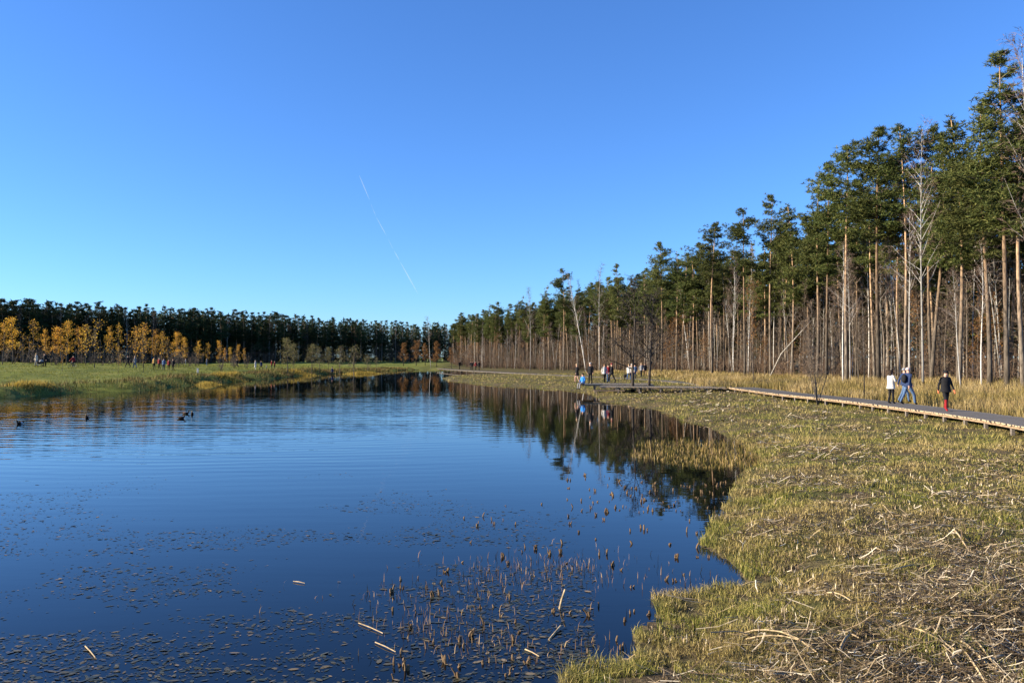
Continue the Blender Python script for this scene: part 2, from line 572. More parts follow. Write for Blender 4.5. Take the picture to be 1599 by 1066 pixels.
def polar(n, r0, r1, a0, a1, rs, power=1.0):
    """points spread over a sector round the viewpoint, denser close by"""
    u = rs.uniform(0, 1, n) ** power
    r = r0 * (r1 / r0) ** u
    a = np.radians(rs.uniform(a0, a1, n))
    return r * np.sin(a), r * np.cos(a)

def put(name, me, mats, label, cat, kind='stuff', group=None):
    for m in (mats if isinstance(mats, list) else [mats]):
        me.materials.append(m)
    return tag(link(name, me), label, cat, group, kind)

M['grass'] = island_mat('grass_blades', [(0, (0.065, 0.085, 0.016)), (0.45, (0.17, 0.18, 0.034)), (0.8, (0.34, 0.295, 0.075)), (1, (0.54, 0.43, 0.16))], 0.25,
                        noise_scale=0.55, stops2=[(0, (0.11, 0.085, 0.03)), (0.5, (0.31, 0.235, 0.085)), (1, (0.58, 0.45, 0.20))])
M['straw'] = island_mat('straw', [(0, (0.035, 0.025, 0.015)), (0.5, (0.12, 0.083, 0.045)), (0.82, (0.40, 0.30, 0.175)), (1, (0.76, 0.66, 0.48))], 0.08, rough=0.6)
M['dry_grass'] = island_mat('dry_grass', [(0, (0.15, 0.10, 0.045)), (0.4, (0.31, 0.22, 0.095)), (0.8, (0.47, 0.35, 0.16)), (1, (0.58, 0.47, 0.26))], 0.25,
                            noise_scale=0.3, stops2=[(0, (0.10, 0.075, 0.03)), (0.5, (0.20, 0.165, 0.045)), (1, (0.38, 0.27, 0.09))])
M['sedge'] = island_mat('sedge', [(0, (0.035, 0.03, 0.012)), (0.45, (0.10, 0.075, 0.025)), (0.8, (0.20, 0.13, 0.045)), (1, (0.34, 0.25, 0.09))], 0.2,
                        noise_scale=0.25, stops2=[(0, (0.06, 0.065, 0.018)), (0.6, (0.15, 0.15, 0.035)), (1, (0.30, 0.23, 0.07))])
M['reed'] = island_mat('reed_stub', [(0, (0.06, 0.038, 0.02)), (0.5, (0.15, 0.095, 0.05)), (1, (0.34, 0.25, 0.14))], 0.05)

def straw_amount(x, y):
    """0 on green turf .. 1 where cut reed litter covers the bank"""
    d = np.hypot(x, y)
    inl = pond_sd(x, y)
    k = smooth(0.4, 3.2, inl) * smooth(19, 8, d)
    n = vnoise(x, y, 1.3, 21, 3)
    return np.clip(k * smooth(0.40, 0.64, n + 0.16 * smooth(16, 7, d) + 0.10 * smooth(1.5, 5, x)) + 0.30 * smooth(0.62, 0.75, vnoise(x, y, 3.1, 33)) * (d > 12), 0, 1)

# turf of the right bank
x, y = polar(300000, 5.6, 30, -4, 41, rs, 0.9)
s = pond_sd(x, y)
keep = (s > 0.0) & (rs.uniform(0, 1, len(x)) < 1.0 - 0.7 * straw_amount(x, y)) & (vnoise(x, y, 0.35, 5) > 0.30)
x, y, s = x[keep], y[keep], s[keep]
P = np.stack([x, y, gz(x, y) - 0.005], 1)
d = np.hypot(x, y)
tall = (.55 + 1.0 * smooth(0.9, 0.0, s) + 1.5 * smooth(.45, .8, vnoise(x, y, 0.55, 71)) + .5 * vnoise(x, y, 2.5, 73))
put('turf', blade_mesh('turf', P, rs.uniform(0.035, 0.085, len(x)) * tall, (0.0024 + 0.00042 * d) * rs.uniform(0.6, 1.4, len(x)), rs.uniform(0.1, 0.95, len(x)), rs),
    M['grass'], 'short yellow-green matted grass on the bank between pond and boardwalk', 'grass')
x, y = polar(150000, 27, 125, -8, 36, rs, 1.0)
s = pond_sd(x, y)
keep = (s > 0) & (x > -14) & (x < 19 + 0.06 * y)
x, y, s = x[keep], y[keep], s[keep]
d = np.hypot(x, y)
P = np.stack([x, y, gz(x, y) - 0.005], 1)
put('meadow_grass', blade_mesh('meadow_grass', P, rs.uniform(0.05, 0.13, len(x)) * (.45 + 1.7 * smooth(.35, .8, vnoise(x, y, 0.9, 72)) + .4 * vnoise(x, y, 4, 74)), 0.00065 * d * rs.uniform(0.7, 1.4, len(x)), rs.uniform(0.2, 0.9, len(x)), rs, 1),
    M['grass'], 'mown yellowish meadow stretching from the bank to the wooden platform', 'grass')

# reed litter: flat stalk pieces lying over each other
def litter(name, x, y, ln, wd, rs, tilt=0.25, lift=0.03):
    n = len(x)
    a = rs.uniform(0, 2 * np.pi, n)
    a = np.where(rs.uniform(0, 1, n) < 0.5, rs.normal(0.3, 0.5, n), a)
    t = rs.normal(0, tilt, n)
    D = np.stack([np.cos(a) * np.cos(t), np.sin(a) * np.cos(t), np.sin(t)], 1)
    S = np.stack([-np.sin(a), np.cos(a), rs.normal(0, 0.35, n)], 1)
    S /= np.linalg.norm(S, axis=1)[:, None]
    U = np.cross(D, S)
    z = gz(x, y) + lift * rs.uniform(0.1, 1.3, n) + np.abs(np.sin(t)) * ln * 0.45
    C = np.stack([x, y, z], 1)
    hl = (ln / 2)[:, None]; w = (wd / 2)[:, None]
    bend = (rs.normal(0, 0.11, n) * ln)[:, None]
    rings = []
    for f, o in ((-1, 0), (0, 1), (1, 0)):
        c = C + D * hl * f + S * bend * o
        rings += [c - S * w, c + U * w * 0.7, c + S * w]
    V = np.stack(rings, 1)
    F = np.array([[0, 1, 4, 3], [1, 2, 5, 4], [3, 4, 7, 6], [4, 5, 8, 7]])
    F = (np.arange(n)[:, None, None] * 9 + F[None]).reshape(-1, 4)
    return np_mesh(name, V.reshape(-1, 3), F)

x, y = polar(150000, 5.6, 27, 2, 41, rs, 0.85)
keep = rs.uniform(0, 1, len(x)) < 0.04 + 0.8 * straw_amount(x, y)
keep &= pond_sd(x, y) > 0.05
x, y = x[keep][:42000], y[keep][:42000]
d = np.hypot(x, y)
put('reed_litter', litter('reed_litter', x, y, np.clip(rs.lognormal(-2.35, .75, len(x)), .03, .75), np.clip((0.0022 + 0.0004 * d) * rs.lognormal(0, .6, len(x)), .002, .018), rs, 0.3, 0.06),
    M['straw'], 'pale cut reed litter strewn over the dark soil of the bank', 'reed litter')
x, y = polar(26000, 13, 70, 8, 34, rs, 1.0)
keep = (pond_sd(x, y) > 0.3) & (x < 17) & (vnoise(x, y, 2.2, 41) + rs.normal(0, .05, len(x)) > 0.58)
x, y = x[keep], y[keep]
put('scattered_straw', litter('scattered_straw', x, y, np.clip(rs.lognormal(-2.0, .5, len(x)), .05, .5), rs.uniform(0.0006, 0.0013, len(x)) * np.hypot(x, y), rs, 0.25, 0.09),
    M['straw'], 'bits of pale straw lying about the mown meadow', 'straw')

# short upright stubble left in the litter
x, y = polar(26000, 5.6, 26, 2, 41, rs, 0.85)
keep = (pond_sd(x, y) > 0.1) & (vnoise(x, y, 0.6, 51) > 0.5)
x, y = x[keep], y[keep]
P = np.stack([x, y, gz(x, y) - 0.01], 1)
d = np.hypot(x, y)
put('stubble', blade_mesh('stubble', P, rs.uniform(0.04, 0.13, len(x)), (0.007 + 0.0005 * d) * rs.uniform(0.7, 1.5, len(x)), rs.uniform(0, 0.35, len(x)), rs),
    M['straw'], 'upright straw-coloured reed stubble standing among the litter', 'stubble')

# tall dry grass between boardwalk and forest
WALK = [at(1790, 706, .7), at(1599, 667, .7), at(1479, 647, .7), at(1340, 628.5, .7), at(1279, 621.5, .7), at(1214, 615, .7), at(1165, 608.5, .7)]
EDGE = np.array([(62, 22), (46, 40), (38, 50), (34.5, 62), (31.5, 75), (28.5, 90), (25, 110), (20, 130), (14, 146), (2, 172), (-12, 205), (-20, 245)], float)

def edge_x(y):
    return np.interp(y, EDGE[:, 1], EDGE[:, 0])

def tall_zone(x, y):
    near = np.where(y < 60, np.interp(y, [20, 26, 37, 45, 60], [18.9, 19.2, 20.6, 20.3, 19.6]), np.interp(y, [60, 90, 110, 150], [15.5, 18.5, 17, 6]))
    return (x > near) & (x < edge_x(y) + 2.5)

x = rs.uniform(4, 52, 420000); y = rs.uniform(24, 130, 420000)
keep = tall_zone(x, y) & (rs.uniform(0, 1, len(x)) < np.clip(45 / y, 0.15, 1) ** 1.3) & (vnoise(x, y, 1.1, 61) > 0.27)
x, y = x[keep][:105000], y[keep][:105000]
P = np.stack([x, y, gz(x, y) - 0.02], 1)
hh = rs.uniform(0.45, 1.0, len(x)) * (0.35 + 1.0 * vnoise(x, y, 1.9, 62)) * np.interp(y, [25, 60, 90, 130], [1.0, 1.15, 0.8, 0.5])
put('tall_dry_grass', blade_mesh('tall_dry_grass', P, hh, 0.00055 * y * rs.uniform(0.6, 1.3, len(x)), rs.uniform(0.05, 0.5, len(x)), rs),
    M['dry_grass'], 'tall golden dry grass between the boardwalk and the forest', 'grass')

# left bank: lawn tufts and rough sedge along the waterline
x = rs.uniform(-115, -16, 300000); y = rs.uniform(50, 190, 300000)
s = pond_sd(x, y)
vis = np.abs(x) < y * 0.70
kp = vis & (s > 0) & (rs.uniform(0, 1, len(x)) < np.where(s < 5, 1.0, 0.42))
x, y, s = x[kp], y[kp], s[kp]
P = np.stack([x, y, gz(x, y) - 0.01], 1)
bankh = np.where(s < 4.5, rs.uniform(0.15, 0.6, len(x)) * (0.5 + vnoise(x, y, 3.0, 81)), rs.uniform(0.05, 0.16, len(x)))
b_ = s < 4.5
put('bank_sedge', blade_mesh('bank_sedge', P[b_], bankh[b_], 0.0007 * y[b_] * rs.uniform(.6, 1.4, b_.sum()), rs.uniform(0.1, 0.7, b_.sum()), rs, 1),
    M['sedge'], 'rough brown and olive sedge fringing the far grassy bank', 'sedge')
M['lawn'] = island_mat('lawn_blades', [(0, (0.08, 0.10, 0.015)), (0.6, (0.17, 0.19, 0.028)), (1, (0.34, 0.29, 0.08))], 0.3)
put('lawn_grass', blade_mesh('lawn_grass', P[~b_], bankh[~b_], 0.0009 * y[~b_] * rs.uniform(.6, 1.4, (~b_).sum()), rs.uniform(0.2, 0.8, (~b_).sum()), rs, 1),
    M['lawn'], 'green mown lawn of the park across the pond', 'grass')
M['sedge_gold'] = island_mat('sedge_gold', [(0, (0.25, 0.17, 0.03)), (0.6, (0.46, 0.33, 0.06)), (1, (0.6, 0.46, 0.12))], 0.3)
for k, (px, py, w_, h_) in enumerate([(348, 592, 2.6, .9), (362, 590, 1.6, .8), (468, 583, 2.6, .9), (560, 580.5, 3.2, .8), (22, 612, 1.8, .7), (45, 610, 1.6, .6), (318, 597, 1.3, .6), (575, 580.5, 2.2, .7)]):
    c = at(px, py + 2, 0.15)
    n = 900
    x = c.x + rs.normal(0, w_ * .45, n); y = c.y + 1.0 + rs.normal(0, .7, n)
    P = np.stack([x, y, np.maximum(gz(x, y), 0) - 0.02], 1)
    hh = rs.uniform(.3, 1, n) * h_ * np.exp(-((x - c.x) / w_) ** 2) * (.35 + 1.1 * vnoise(x, y, .8, 83))
    names = ['wide golden sedge clump at the waterline below the yellow birches', 'smaller golden sedge clump next to the wide one on the far bank',
             'golden sedge clump at the water below the round green tree', 'long low golden sedge clump near the far corner of the lawn',
             'yellowed sedge clump on the bank behind the solitary drake', 'low yellowed sedge clump on the bank beside its twin',
             'small ochre sedge clump behind the three ducks', 'golden sedge clump at the far tip of the lawn']
    put('sedge_clump', blade_mesh('sedge_clump', P, hh, np.full(n, 0.055), rs.uniform(.1, .6, n), rs, 1), M['sedge_gold'], names[k], 'sedge', 'thing', 'golden sedge clumps on the far bank')

# emergent reeds standing in the shallow bay, and thin sedge stems in the near water
def in_px(n, x0, x1, y0, y1, rs):
    q = [at(a, b) for a, b in zip(rs.uniform(x0, x1, n), rs.uniform(y0, y1, n))]
    return np.array([p.x for p in q]), np.array([p.y for p in q])
x, y = in_px(6000, 985, 1200, 660, 735, rs)
w_ = vnoise(x, y, 1.6, 91)
pc = at(1110, 705)
kp = (((x - pc.x) / 2.6) ** 2 + ((y - pc.y) / 3.4) ** 2 + (w_ - .5) * 1.6 < 1) & (pond_sd(x, y) < 0.6)
x, y = x[kp], y[kp]
P = np.stack([x, y, np.full(len(x), -0.03)], 1)
M['reed_green'] = island_mat('reed_green', [(0, (0.10, 0.09, 0.02)), (0.4, (0.20, 0.155, 0.04)), (0.8, (0.32, 0.21, 0.08)), (1, (0.46, 0.34, 0.17))], 0.2)
put('cut_reed_bed', blade_mesh('cut_reed_bed', P, rs.uniform(0.05, 0.2, len(x)) * (.5 + vnoise(x, y, .8, 95)), rs.uniform(0.010, 0.022, len(x)), rs.uniform(0, .45, len(x)), rs),
    M['reed_green'], 'bed of short cut reeds standing in the shallow bay of the pond', 'reeds')
xs, ys = [], []
for (px, py, sx, sy, n) in [(690, 930, 60, 14, 90), (760, 905, 60, 16, 130), (900, 885, 45, 14, 150), (810, 895, 40, 12, 110), (700, 985, 45, 20, 130),
                            (860, 880, 60, 12, 70), (640, 970, 60, 25, 70), (780, 1010, 60, 20, 90), (1010, 900, 40, 14, 25), (1095, 905, 20, 8, 25), (930, 1020, 30, 15, 60), (720, 960, 120, 40, 130)]:
    for a, b in zip(rs.normal(px, sx, n), rs.normal(py, sy, n)):
        p = at(a, min(b, 1075)); xs.append(p.x); ys.append(p.y)
x, y = np.array(xs), np.array(ys)
kp = pond_sd(x, y) < -0.05
x, y = x[kp], y[kp]
P = np.stack([x, y, np.full(len(x), -0.02)], 1)
M['stem'] = island_mat('stem', [(0, (0.10, 0.06, 0.03)), (0.7, (0.24, 0.15, 0.07)), (1, (0.42, 0.30, 0.15))], 0.1)
put('sedge_stems', blade_mesh('sedge_stems', P, rs.uniform(0.04, 0.16, len(x)), rs.uniform(0.005, 0.010, len(x)), rs.uniform(0, .55, len(x)), rs),
    M['stem'], 'thin brown sedge stems poking out of the near water', 'sedge')

# floating leaves
def leaves_mesh(name, x, y, size, rs):
    n = len(x)
    a = rs.normal(0.15, 0.7, n)
    D = np.stack([np.cos(a), np.sin(a), rs.normal(0, .04, n)], 1)
    S = np.stack([-np.sin(a), np.cos(a), rs.normal(0, .06, n)], 1)
    C = np.stack([x, y, rs.uniform(0.003, 0.008, n)], 1)
    l = size[:, None]; w = (size * rs.uniform(.28, .5, n))[:, None]
    V = np.stack([C - D * l, C - D * l * .4 + S * w, C + D * l * .35 + S * w * .9, C + D * l, C + D * l * .35 - S * w * .9, C - D * l * .4 - S * w], 1)
    F = (np.arange(n)[:, None, None] * 6 + np.array([[0, 5, 2, 1], [5, 4, 3, 2]])[None]).reshape(-1, 4)
    return np_mesh(name, V.reshape(-1, 3), F)
x, y = polar(80000, 6.3, 24, -42, 6, rs, 1.0)
dens = smooth(0.42, 0.64, vnoise(x, y * 1.8, 2.4, 101, 3) + 0.18 * smooth(13, 7, np.hypot(x, y)) - 0.10 * smooth(13, 22, np.hypot(x, y)))
dens *= smooth(20, 14, np.hypot(x, y) + 3.0 * np.clip((x + 2) / 3, -1.2, 1))
kp = (rs.uniform(0, 1, len(x)) < dens * (.45 + .4 * smooth(12, 7, np.hypot(x, y)))) & (pond_sd(x, y) < -0.1)
x, y = x[kp][:20000], y[kp][:20000]
M['float_leaf'] = island_mat('float_leaf', [(0, (0.02, 0.025, 0.02)), (0.5, (0.04, 0.045, 0.024)), (0.85, (0.09, 0.075, 0.035)), (1, (0.22, 0.16, 0.08))], 0, rough=0.45, spec=0.4)
put('floating_leaves', leaves_mesh('floating_leaves', x, y, np.clip(rs.lognormal(-4.05, .55, len(x)), .006, .06), rs), M['float_leaf'],
    'small olive and brown pondweed leaves floating on the near water', 'pondweed')

# individual cut stubs in the water
def stub_mesh(rng):
    b = MB()
    for k in range(rng.choice([1, 1, 2, 3])):
        ox, oy = (0, 0) if k == 0 else (rng.uniform(-.035, .035), rng.uniform(-.03, .03))
        h = rng.uniform(.015, .075) * (1 if k == 0 else .8)
        w = rng.uniform(.007, .015)
        lx, ly = rng.uniform(-.02, .02), rng.uniform(-.02, .02)
        b.tube([(ox, oy, -.12), (ox + lx * .4, oy + ly * .4, h * .5), (ox + lx, oy + ly, h)], [w, w * 1.05, w * .85], 6)
        b.tube([(ox + lx, oy + ly, h - .01), (ox + lx * 1.2, oy + ly * 1.2, h + rng.uniform(.004, .02))], [w * .5, w * .35], 5)
    return b.mesh('reed_stub', [M['reed']])
rng = random.Random(5)
stub_vars = [stub_mesh(rng) for _ in range(14)]
spots = [(735, 847), (790, 790), (846, 787), (786, 812), (771, 818), (805, 819), (1001, 824), (613, 925), (629, 918), (686, 953), (650, 957), (695, 893), (613, 953), (625, 1020), (640, 980),
         (747, 932), (752, 950), (790, 1055), (823, 1035), (723, 1010), (718, 1040), (803, 1000), (800, 1030), (884, 880), (895, 890), (1040, 905), (1055, 907), (962, 1000), (1027, 935), (990, 955),
         (1010, 960), (1085, 920), (1150, 890), (1072, 830), (1090, 870), (1047, 850), (1100, 845), (895, 792), (950, 800), (998, 800), (970, 890), (820, 855), (816, 862), (1055, 870), (1118, 835), (1020, 1000), (997, 1032), (944, 1045)]
for k in range(150):
    spots.append((rng.uniform(880, 1135), rng.uniform(742, 800)) if k < 85 else ((rng.uniform(720, 1110), rng.uniform(800, 900)) if k < 115 else (rng.uniform(600, 1000), rng.uniform(900, 1060))))
for px, py in spots:
    p = at(px, py)
    if pond_sd([p.x], [p.y])[0] > -0.08:
        continue
    o = link('reed_stub', rng.choice(stub_vars), None, (p.x, p.y, 0), rng.uniform(0, 6.28), rng.uniform(.7, 1.25))
    o.rotation_euler = (rng.gauss(0, .15), rng.gauss(0, .15), rng.uniform(0, 6.28))
    tag(o, 'short cut reed stub poking out of the water near the bank', 'reed stub', 'cut reed stubs standing in the water')

# a few long stalks that read one by one
def stalk(name, pts, r, label, cat='reed stalk', group=None, flat=False):
    b = MB()
    P = [Vector(p) for p in pts]
    n = len(P)
    b.tube(P, [r * (1 - .25 * i / (n - 1)) for i in range(n)], 6)
    o = link(name, b.mesh(name, [M['straw_solid']]))
    return tag(o, label, cat, group)
M['straw_solid'] = plain('straw_solid', (0.40, 0.30, 0.17), .65, .2, .25, 14)
def px3(px, py, z):
    return at(px, py, z)
stalk('broken_reed_stalk', [px3(857, 999, 0.0), px3(876, 976, .03)], .013, 'lower half of the snapped reed lying on the water beside the bent stub', group='broken reed')
stalk('bent_reed_stalk', [at(873, 950) + Vector((0, 0, -.03)), at(873, 950) + Vector((0.03, .02, .10)), at(873, 950) + Vector((.075, .04, .22))], .016, 'bent reed stalk leaning out of the dark water', group='broken reed')
for k, (a, b_, c, d_, lab) in enumerate([(458, 907, 476, 910, 'short reddish reed piece floating alone on the open water'), (560, 972, 598, 988, 'slanted pale reed piece floating left of the stub clusters'),
                                         (586, 1002, 618, 1017, 'reed piece floating against a wide dark stub'), (133, 1008, 149, 1026, 'pale reed piece floating among the pondweed leaves'),
                                         (820, 1013, 842, 1024, 'pale reed piece floating just below the bent stalk')]):
    p, q = at(a, b_, .012), at(c, d_, .012)
    stalk('floating_reed_stalk', [p, (p + q) / 2 + Vector((0, 0, .006)), q], .0065, lab, group='reed pieces afloat')
def ground_stalk(px0, py0, px1, py1, r, sag=0.0):
    p, q = at(px0, py0, .3), at(px1, py1, .3)
    pts = []
    for i in range(6):
        t = i / 5
        x_, y_ = p.x + (q.x - p.x) * t, p.y + (q.y - p.y) * t
        off = math.sin(t * math.pi) * sag
        y_ += off
        pts.append((x_, y_, g1(x_, y_) + .05 + .03 * math.sin(t * 3)))
    return pts
for a in [(1160, 972, 1275, 1012, .009, .12, 'long curved reed stalk lying nearest the water'), (1165, 985, 1268, 1006, .007, .05, 'thin reed stalk lying under the long curved one'),
          (1390, 978, 1500, 1010, .010, .18, 'long arched reed stalk in the middle of the litter'), (1312, 1010, 1326, 987, .013, 0, 'short thick reed piece pointing away in the litter'),
          (1338, 1006, 1402, 997, .014, 0, 'thick pale reed piece lying crosswise in the litter'), (1545, 1016, 1570, 1008, .016, 0, 'broad bright reed piece near the dark corner'),
          (1420, 825, 1495, 820, .012, 0, 'straight pale reed stalk lying crosswise farther up the bank'), (1488, 826, 1512, 848, .012, 0, 'pale reed stalk slanting down beside the crosswise one'),
          (1385, 897, 1427, 884, .011, 0, 'bright reed stalk rising to the side over dark litter'), (1290, 925, 1328, 938, .008, .03, 'thin reed stalk by the grassy edge of the litter'),
          (1495, 990, 1560, 1035, .014, .05, 'thickest reed of the heap sliding into the dark corner'), (1500, 1000, 1545, 1058, .011, 0, 'steeply lying reed of the corner heap'),
          (1520, 985, 1575, 1050, .010, 0, 'outer reed of the corner heap'), (1160, 887, 1190, 885, .011, 0, 'pale reed piece at the very edge of the water')]:
    stalk('fallen_reed_stalk', ground_stalk(*a[:6]), a[4], a[6], group='fallen reed stalks on the bank')

# ------------------------------------------------------------------ boardwalk
M['deck'] = plain('weathered_deck', (0.15, 0.138, 0.125), .85, .15, .16, 3)
M['cut_end'] = plain('pale_cut_wood', (0.44, 0.34, 0.22), .8, .15, .15, 6)
M['beam'] = plain('tan_beam', (0.27, 0.19, 0.12), .8, .15, .18, 5)
M['post'] = plain('grey_post', (0.17, 0.145, 0.125), .9, .1, .2, 6)
DECK_Z = 0.70

def plank_mesh():
    b = MB()
    b.box((0, 0, 0), (1, .135, .04), 0)
    b.m = [1 if i in (0, 1) else 0 for i in range(6)]
    return b.mesh('plank', [M['deck'], M['cut_end']])
PLANK = plank_mesh()
POSTM = MB(); POSTM.box((0, 0, .5), (.11, .11, 1)); POSTM = POSTM.mesh('post', [M['post']])

def walkway(name, edge, width, label, singles, side=1.0, z=DECK_Z, post_step=1.5, rng=random.Random(3), beam='beam'):
    """edge: the side of the deck that faces the pond; the deck lies to its right (side=1)"""
    root = link(name, None, loc=(edge[0][0], edge[0][1], 0))
    tag(root, label, 'boardwalk')
    off = Vector((edge[0][0], edge[0][1], 0))
    pts = [Vector((p[0], p[1], 0)) for p in edge]
    # smooth the corners
    fine = []
    for i in range(len(pts) - 1):
        a, b = pts[i], pts[i + 1]
        p0 = pts[max(i - 1, 0)]; p3 = pts[min(i + 2, len(pts) - 1)]
        n = max(2, int((b - a).length / 0.5))
        for k in range(n):
            t = k / n
            fine.append(0.5 * ((2 * a) + (b - p0) * t + (2 * p0 - 5 * a + 4 * b - p3) * t * t + (3 * a - p0 - 3 * b + p3) * t ** 3))
    fine.append(pts[-1])
    rest = MB(); count = 0; acc = 0.0
    lb, rb = [], []
    acc_post = 0.0
    for i in range(len(fine) - 1):
        a, b = fine[i], fine[i + 1]
        d = (b - a); L = d.length; d.normalize()
        nrm = Vector((d.y, -d.x, 0)) * side
        lb.append(a); rb.append(a + nrm * width)
        t = -acc
        while t + 0.15 <= L:
            t += 0.15
            ln = width + rng.uniform(-.03, .09)
            c = a + d * t + nrm * (width / 2 - rng.uniform(0, .05))
            zz = z + rng.uniform(-.005, .005)
            rz = math.atan2(nrm.y, nrm.x) + rng.uniform(-.012, .012)
            if count < singles:
                o = link('plank', PLANK, root, Vector((c.x, c.y, zz)) - off, rz, (ln, 1, 1))
                count += 1
            else:
                rest.box(Vector((c.x, c.y, zz)) - off, (ln, .135, .04), 0, Matrix.Rotation(rz, 3, 'Z'))
        acc = L - t
        acc_post += L
        if acc_post > post_step:
            acc_post = 0
            for q in (a + nrm * .12, a + nrm * (width - .12)):
                g = min(g1(q.x, q.y), .3) - .15
                link('post', POSTM, root, Vector((q.x, q.y, g)) - off, rz, (1, 1, z - .1 - g))
    lb.append(fine[-1]); rb.append(fine[-1] + nrm * width)
    if rest.v:
        o = link('deck_planks', rest.mesh('deck_planks', [M['deck']]), root)
        o['kind'] = 'stuff'
    for line, ins in ((lb, .05), (rb, -.05)):
        bm_ = MB()
        for i in range(len(line) - 1):
            a, b = line[i], line[i + 1]
            d = b - a
            if d.length < 1e-4: continue
            nn = Vector((d.y, -d.x, 0)).normalized() * side
            c = (a + b) / 2 + nn * ins
            bm_.box(Vector((c.x, c.y, z - .07)) - off, (d.length + .02, .05, .09), 0, Matrix.Rotation(math.atan2(d.y, d.x), 3, 'Z'))
        link('side_beam', bm_.mesh('side_beam', [M[beam]]), root)
    return root

walkway('boardwalk', [(p.x, p.y) for p in WALK] + [(16.6, 60.5)], 2.0, 'wooden boardwalk on short posts curving along the bank where three people walk', 300)
walkway('platform_walkway', [(16.3, 59.6), (13, 60.3), (9, 61.2), (6.9, 61.6)], 2.2, 'straight boardwalk arm leading from the bend to the pond platform', 60, side=1.0)
walkway('viewing_platform', [(11.6, 63.9), (8, 64.2), (5.5, 64.4)], 3.0, 'wooden platform above the water edge where people stand and sit', 40, side=1.0, z=.78)
walkway('forest_boardwalk', [(16.8, 62.0), (16.6, 76), (14.5, 88), (8.5, 104), (-1, 128), (-11, 156), (-17, 178)], 1.5, 'low pale boardwalk running on along the foot of the forest', 0, side=1.0, z=.52, post_step=4, beam='post')
bench = MB()
bench.box((0, 0, 0), (2.4, .38, .05))
for sx in (-.95, .95):
    bench.box((sx, 0, -.22), (.07, .3, .4))
bo = link('low_bench', bench.mesh('low_bench', [M['beam']]), None, (7.5, 60.7, .44), R(-4))
tag(bo, 'low pale plank step in front of the platform walkway', 'step')

# ------------------------------------------------------------------ trees
def tuft_array(C, K, ln, wd, up, rs):
    """C (n,3) tuft centres -> K needle sprays each; returns verts, tris"""
    n = len(C)
    C = np.repeat(C, K, axis=0)
    D = rs.normal(0, 1, (n * K, 3)); D[:, 2] = D[:, 2] * .75 + up
    D /= np.linalg.norm(D, axis=1)[:, None]
    S = np.cross(D, rs.normal(0, 1, (n * K, 3)))
    S /= np.linalg.norm(S, axis=1)[:, None] + 1e-9
    l = rs.uniform(.65, 1.2, (n * K, 1)) * ln; w = rs.uniform(.6, 1.3, (n * K, 1)) * wd
    A = C + S * w / 2 + D * l * .1; B = C - S * w / 2 + D * l * .1; T = C + D * l
    V = np.stack([A, B, T], 1).reshape(-1, 3)
    return V, np.arange(len(V)).reshape(-1, 3)

def np_tree_mesh(name, mb, mats, V2, F2, slot):
    """one mesh from branch shapes in mb and triangles V2/F2 that take material slot"""
    base = len(mb.v)
    me = bpy.data.meshes.new(name)
    v = mb.v + [tuple(p) for p in V2.tolist()]
    f = mb.f + [tuple(int(i) + base for i in q) for q in F2]
    me.from_pydata(v, [], f)
    for m in mats: me.materials.append(m)
    me.polygons.foreach_set('material_index', mb.m + [slot] * len(F2))
    me.update()
    return me

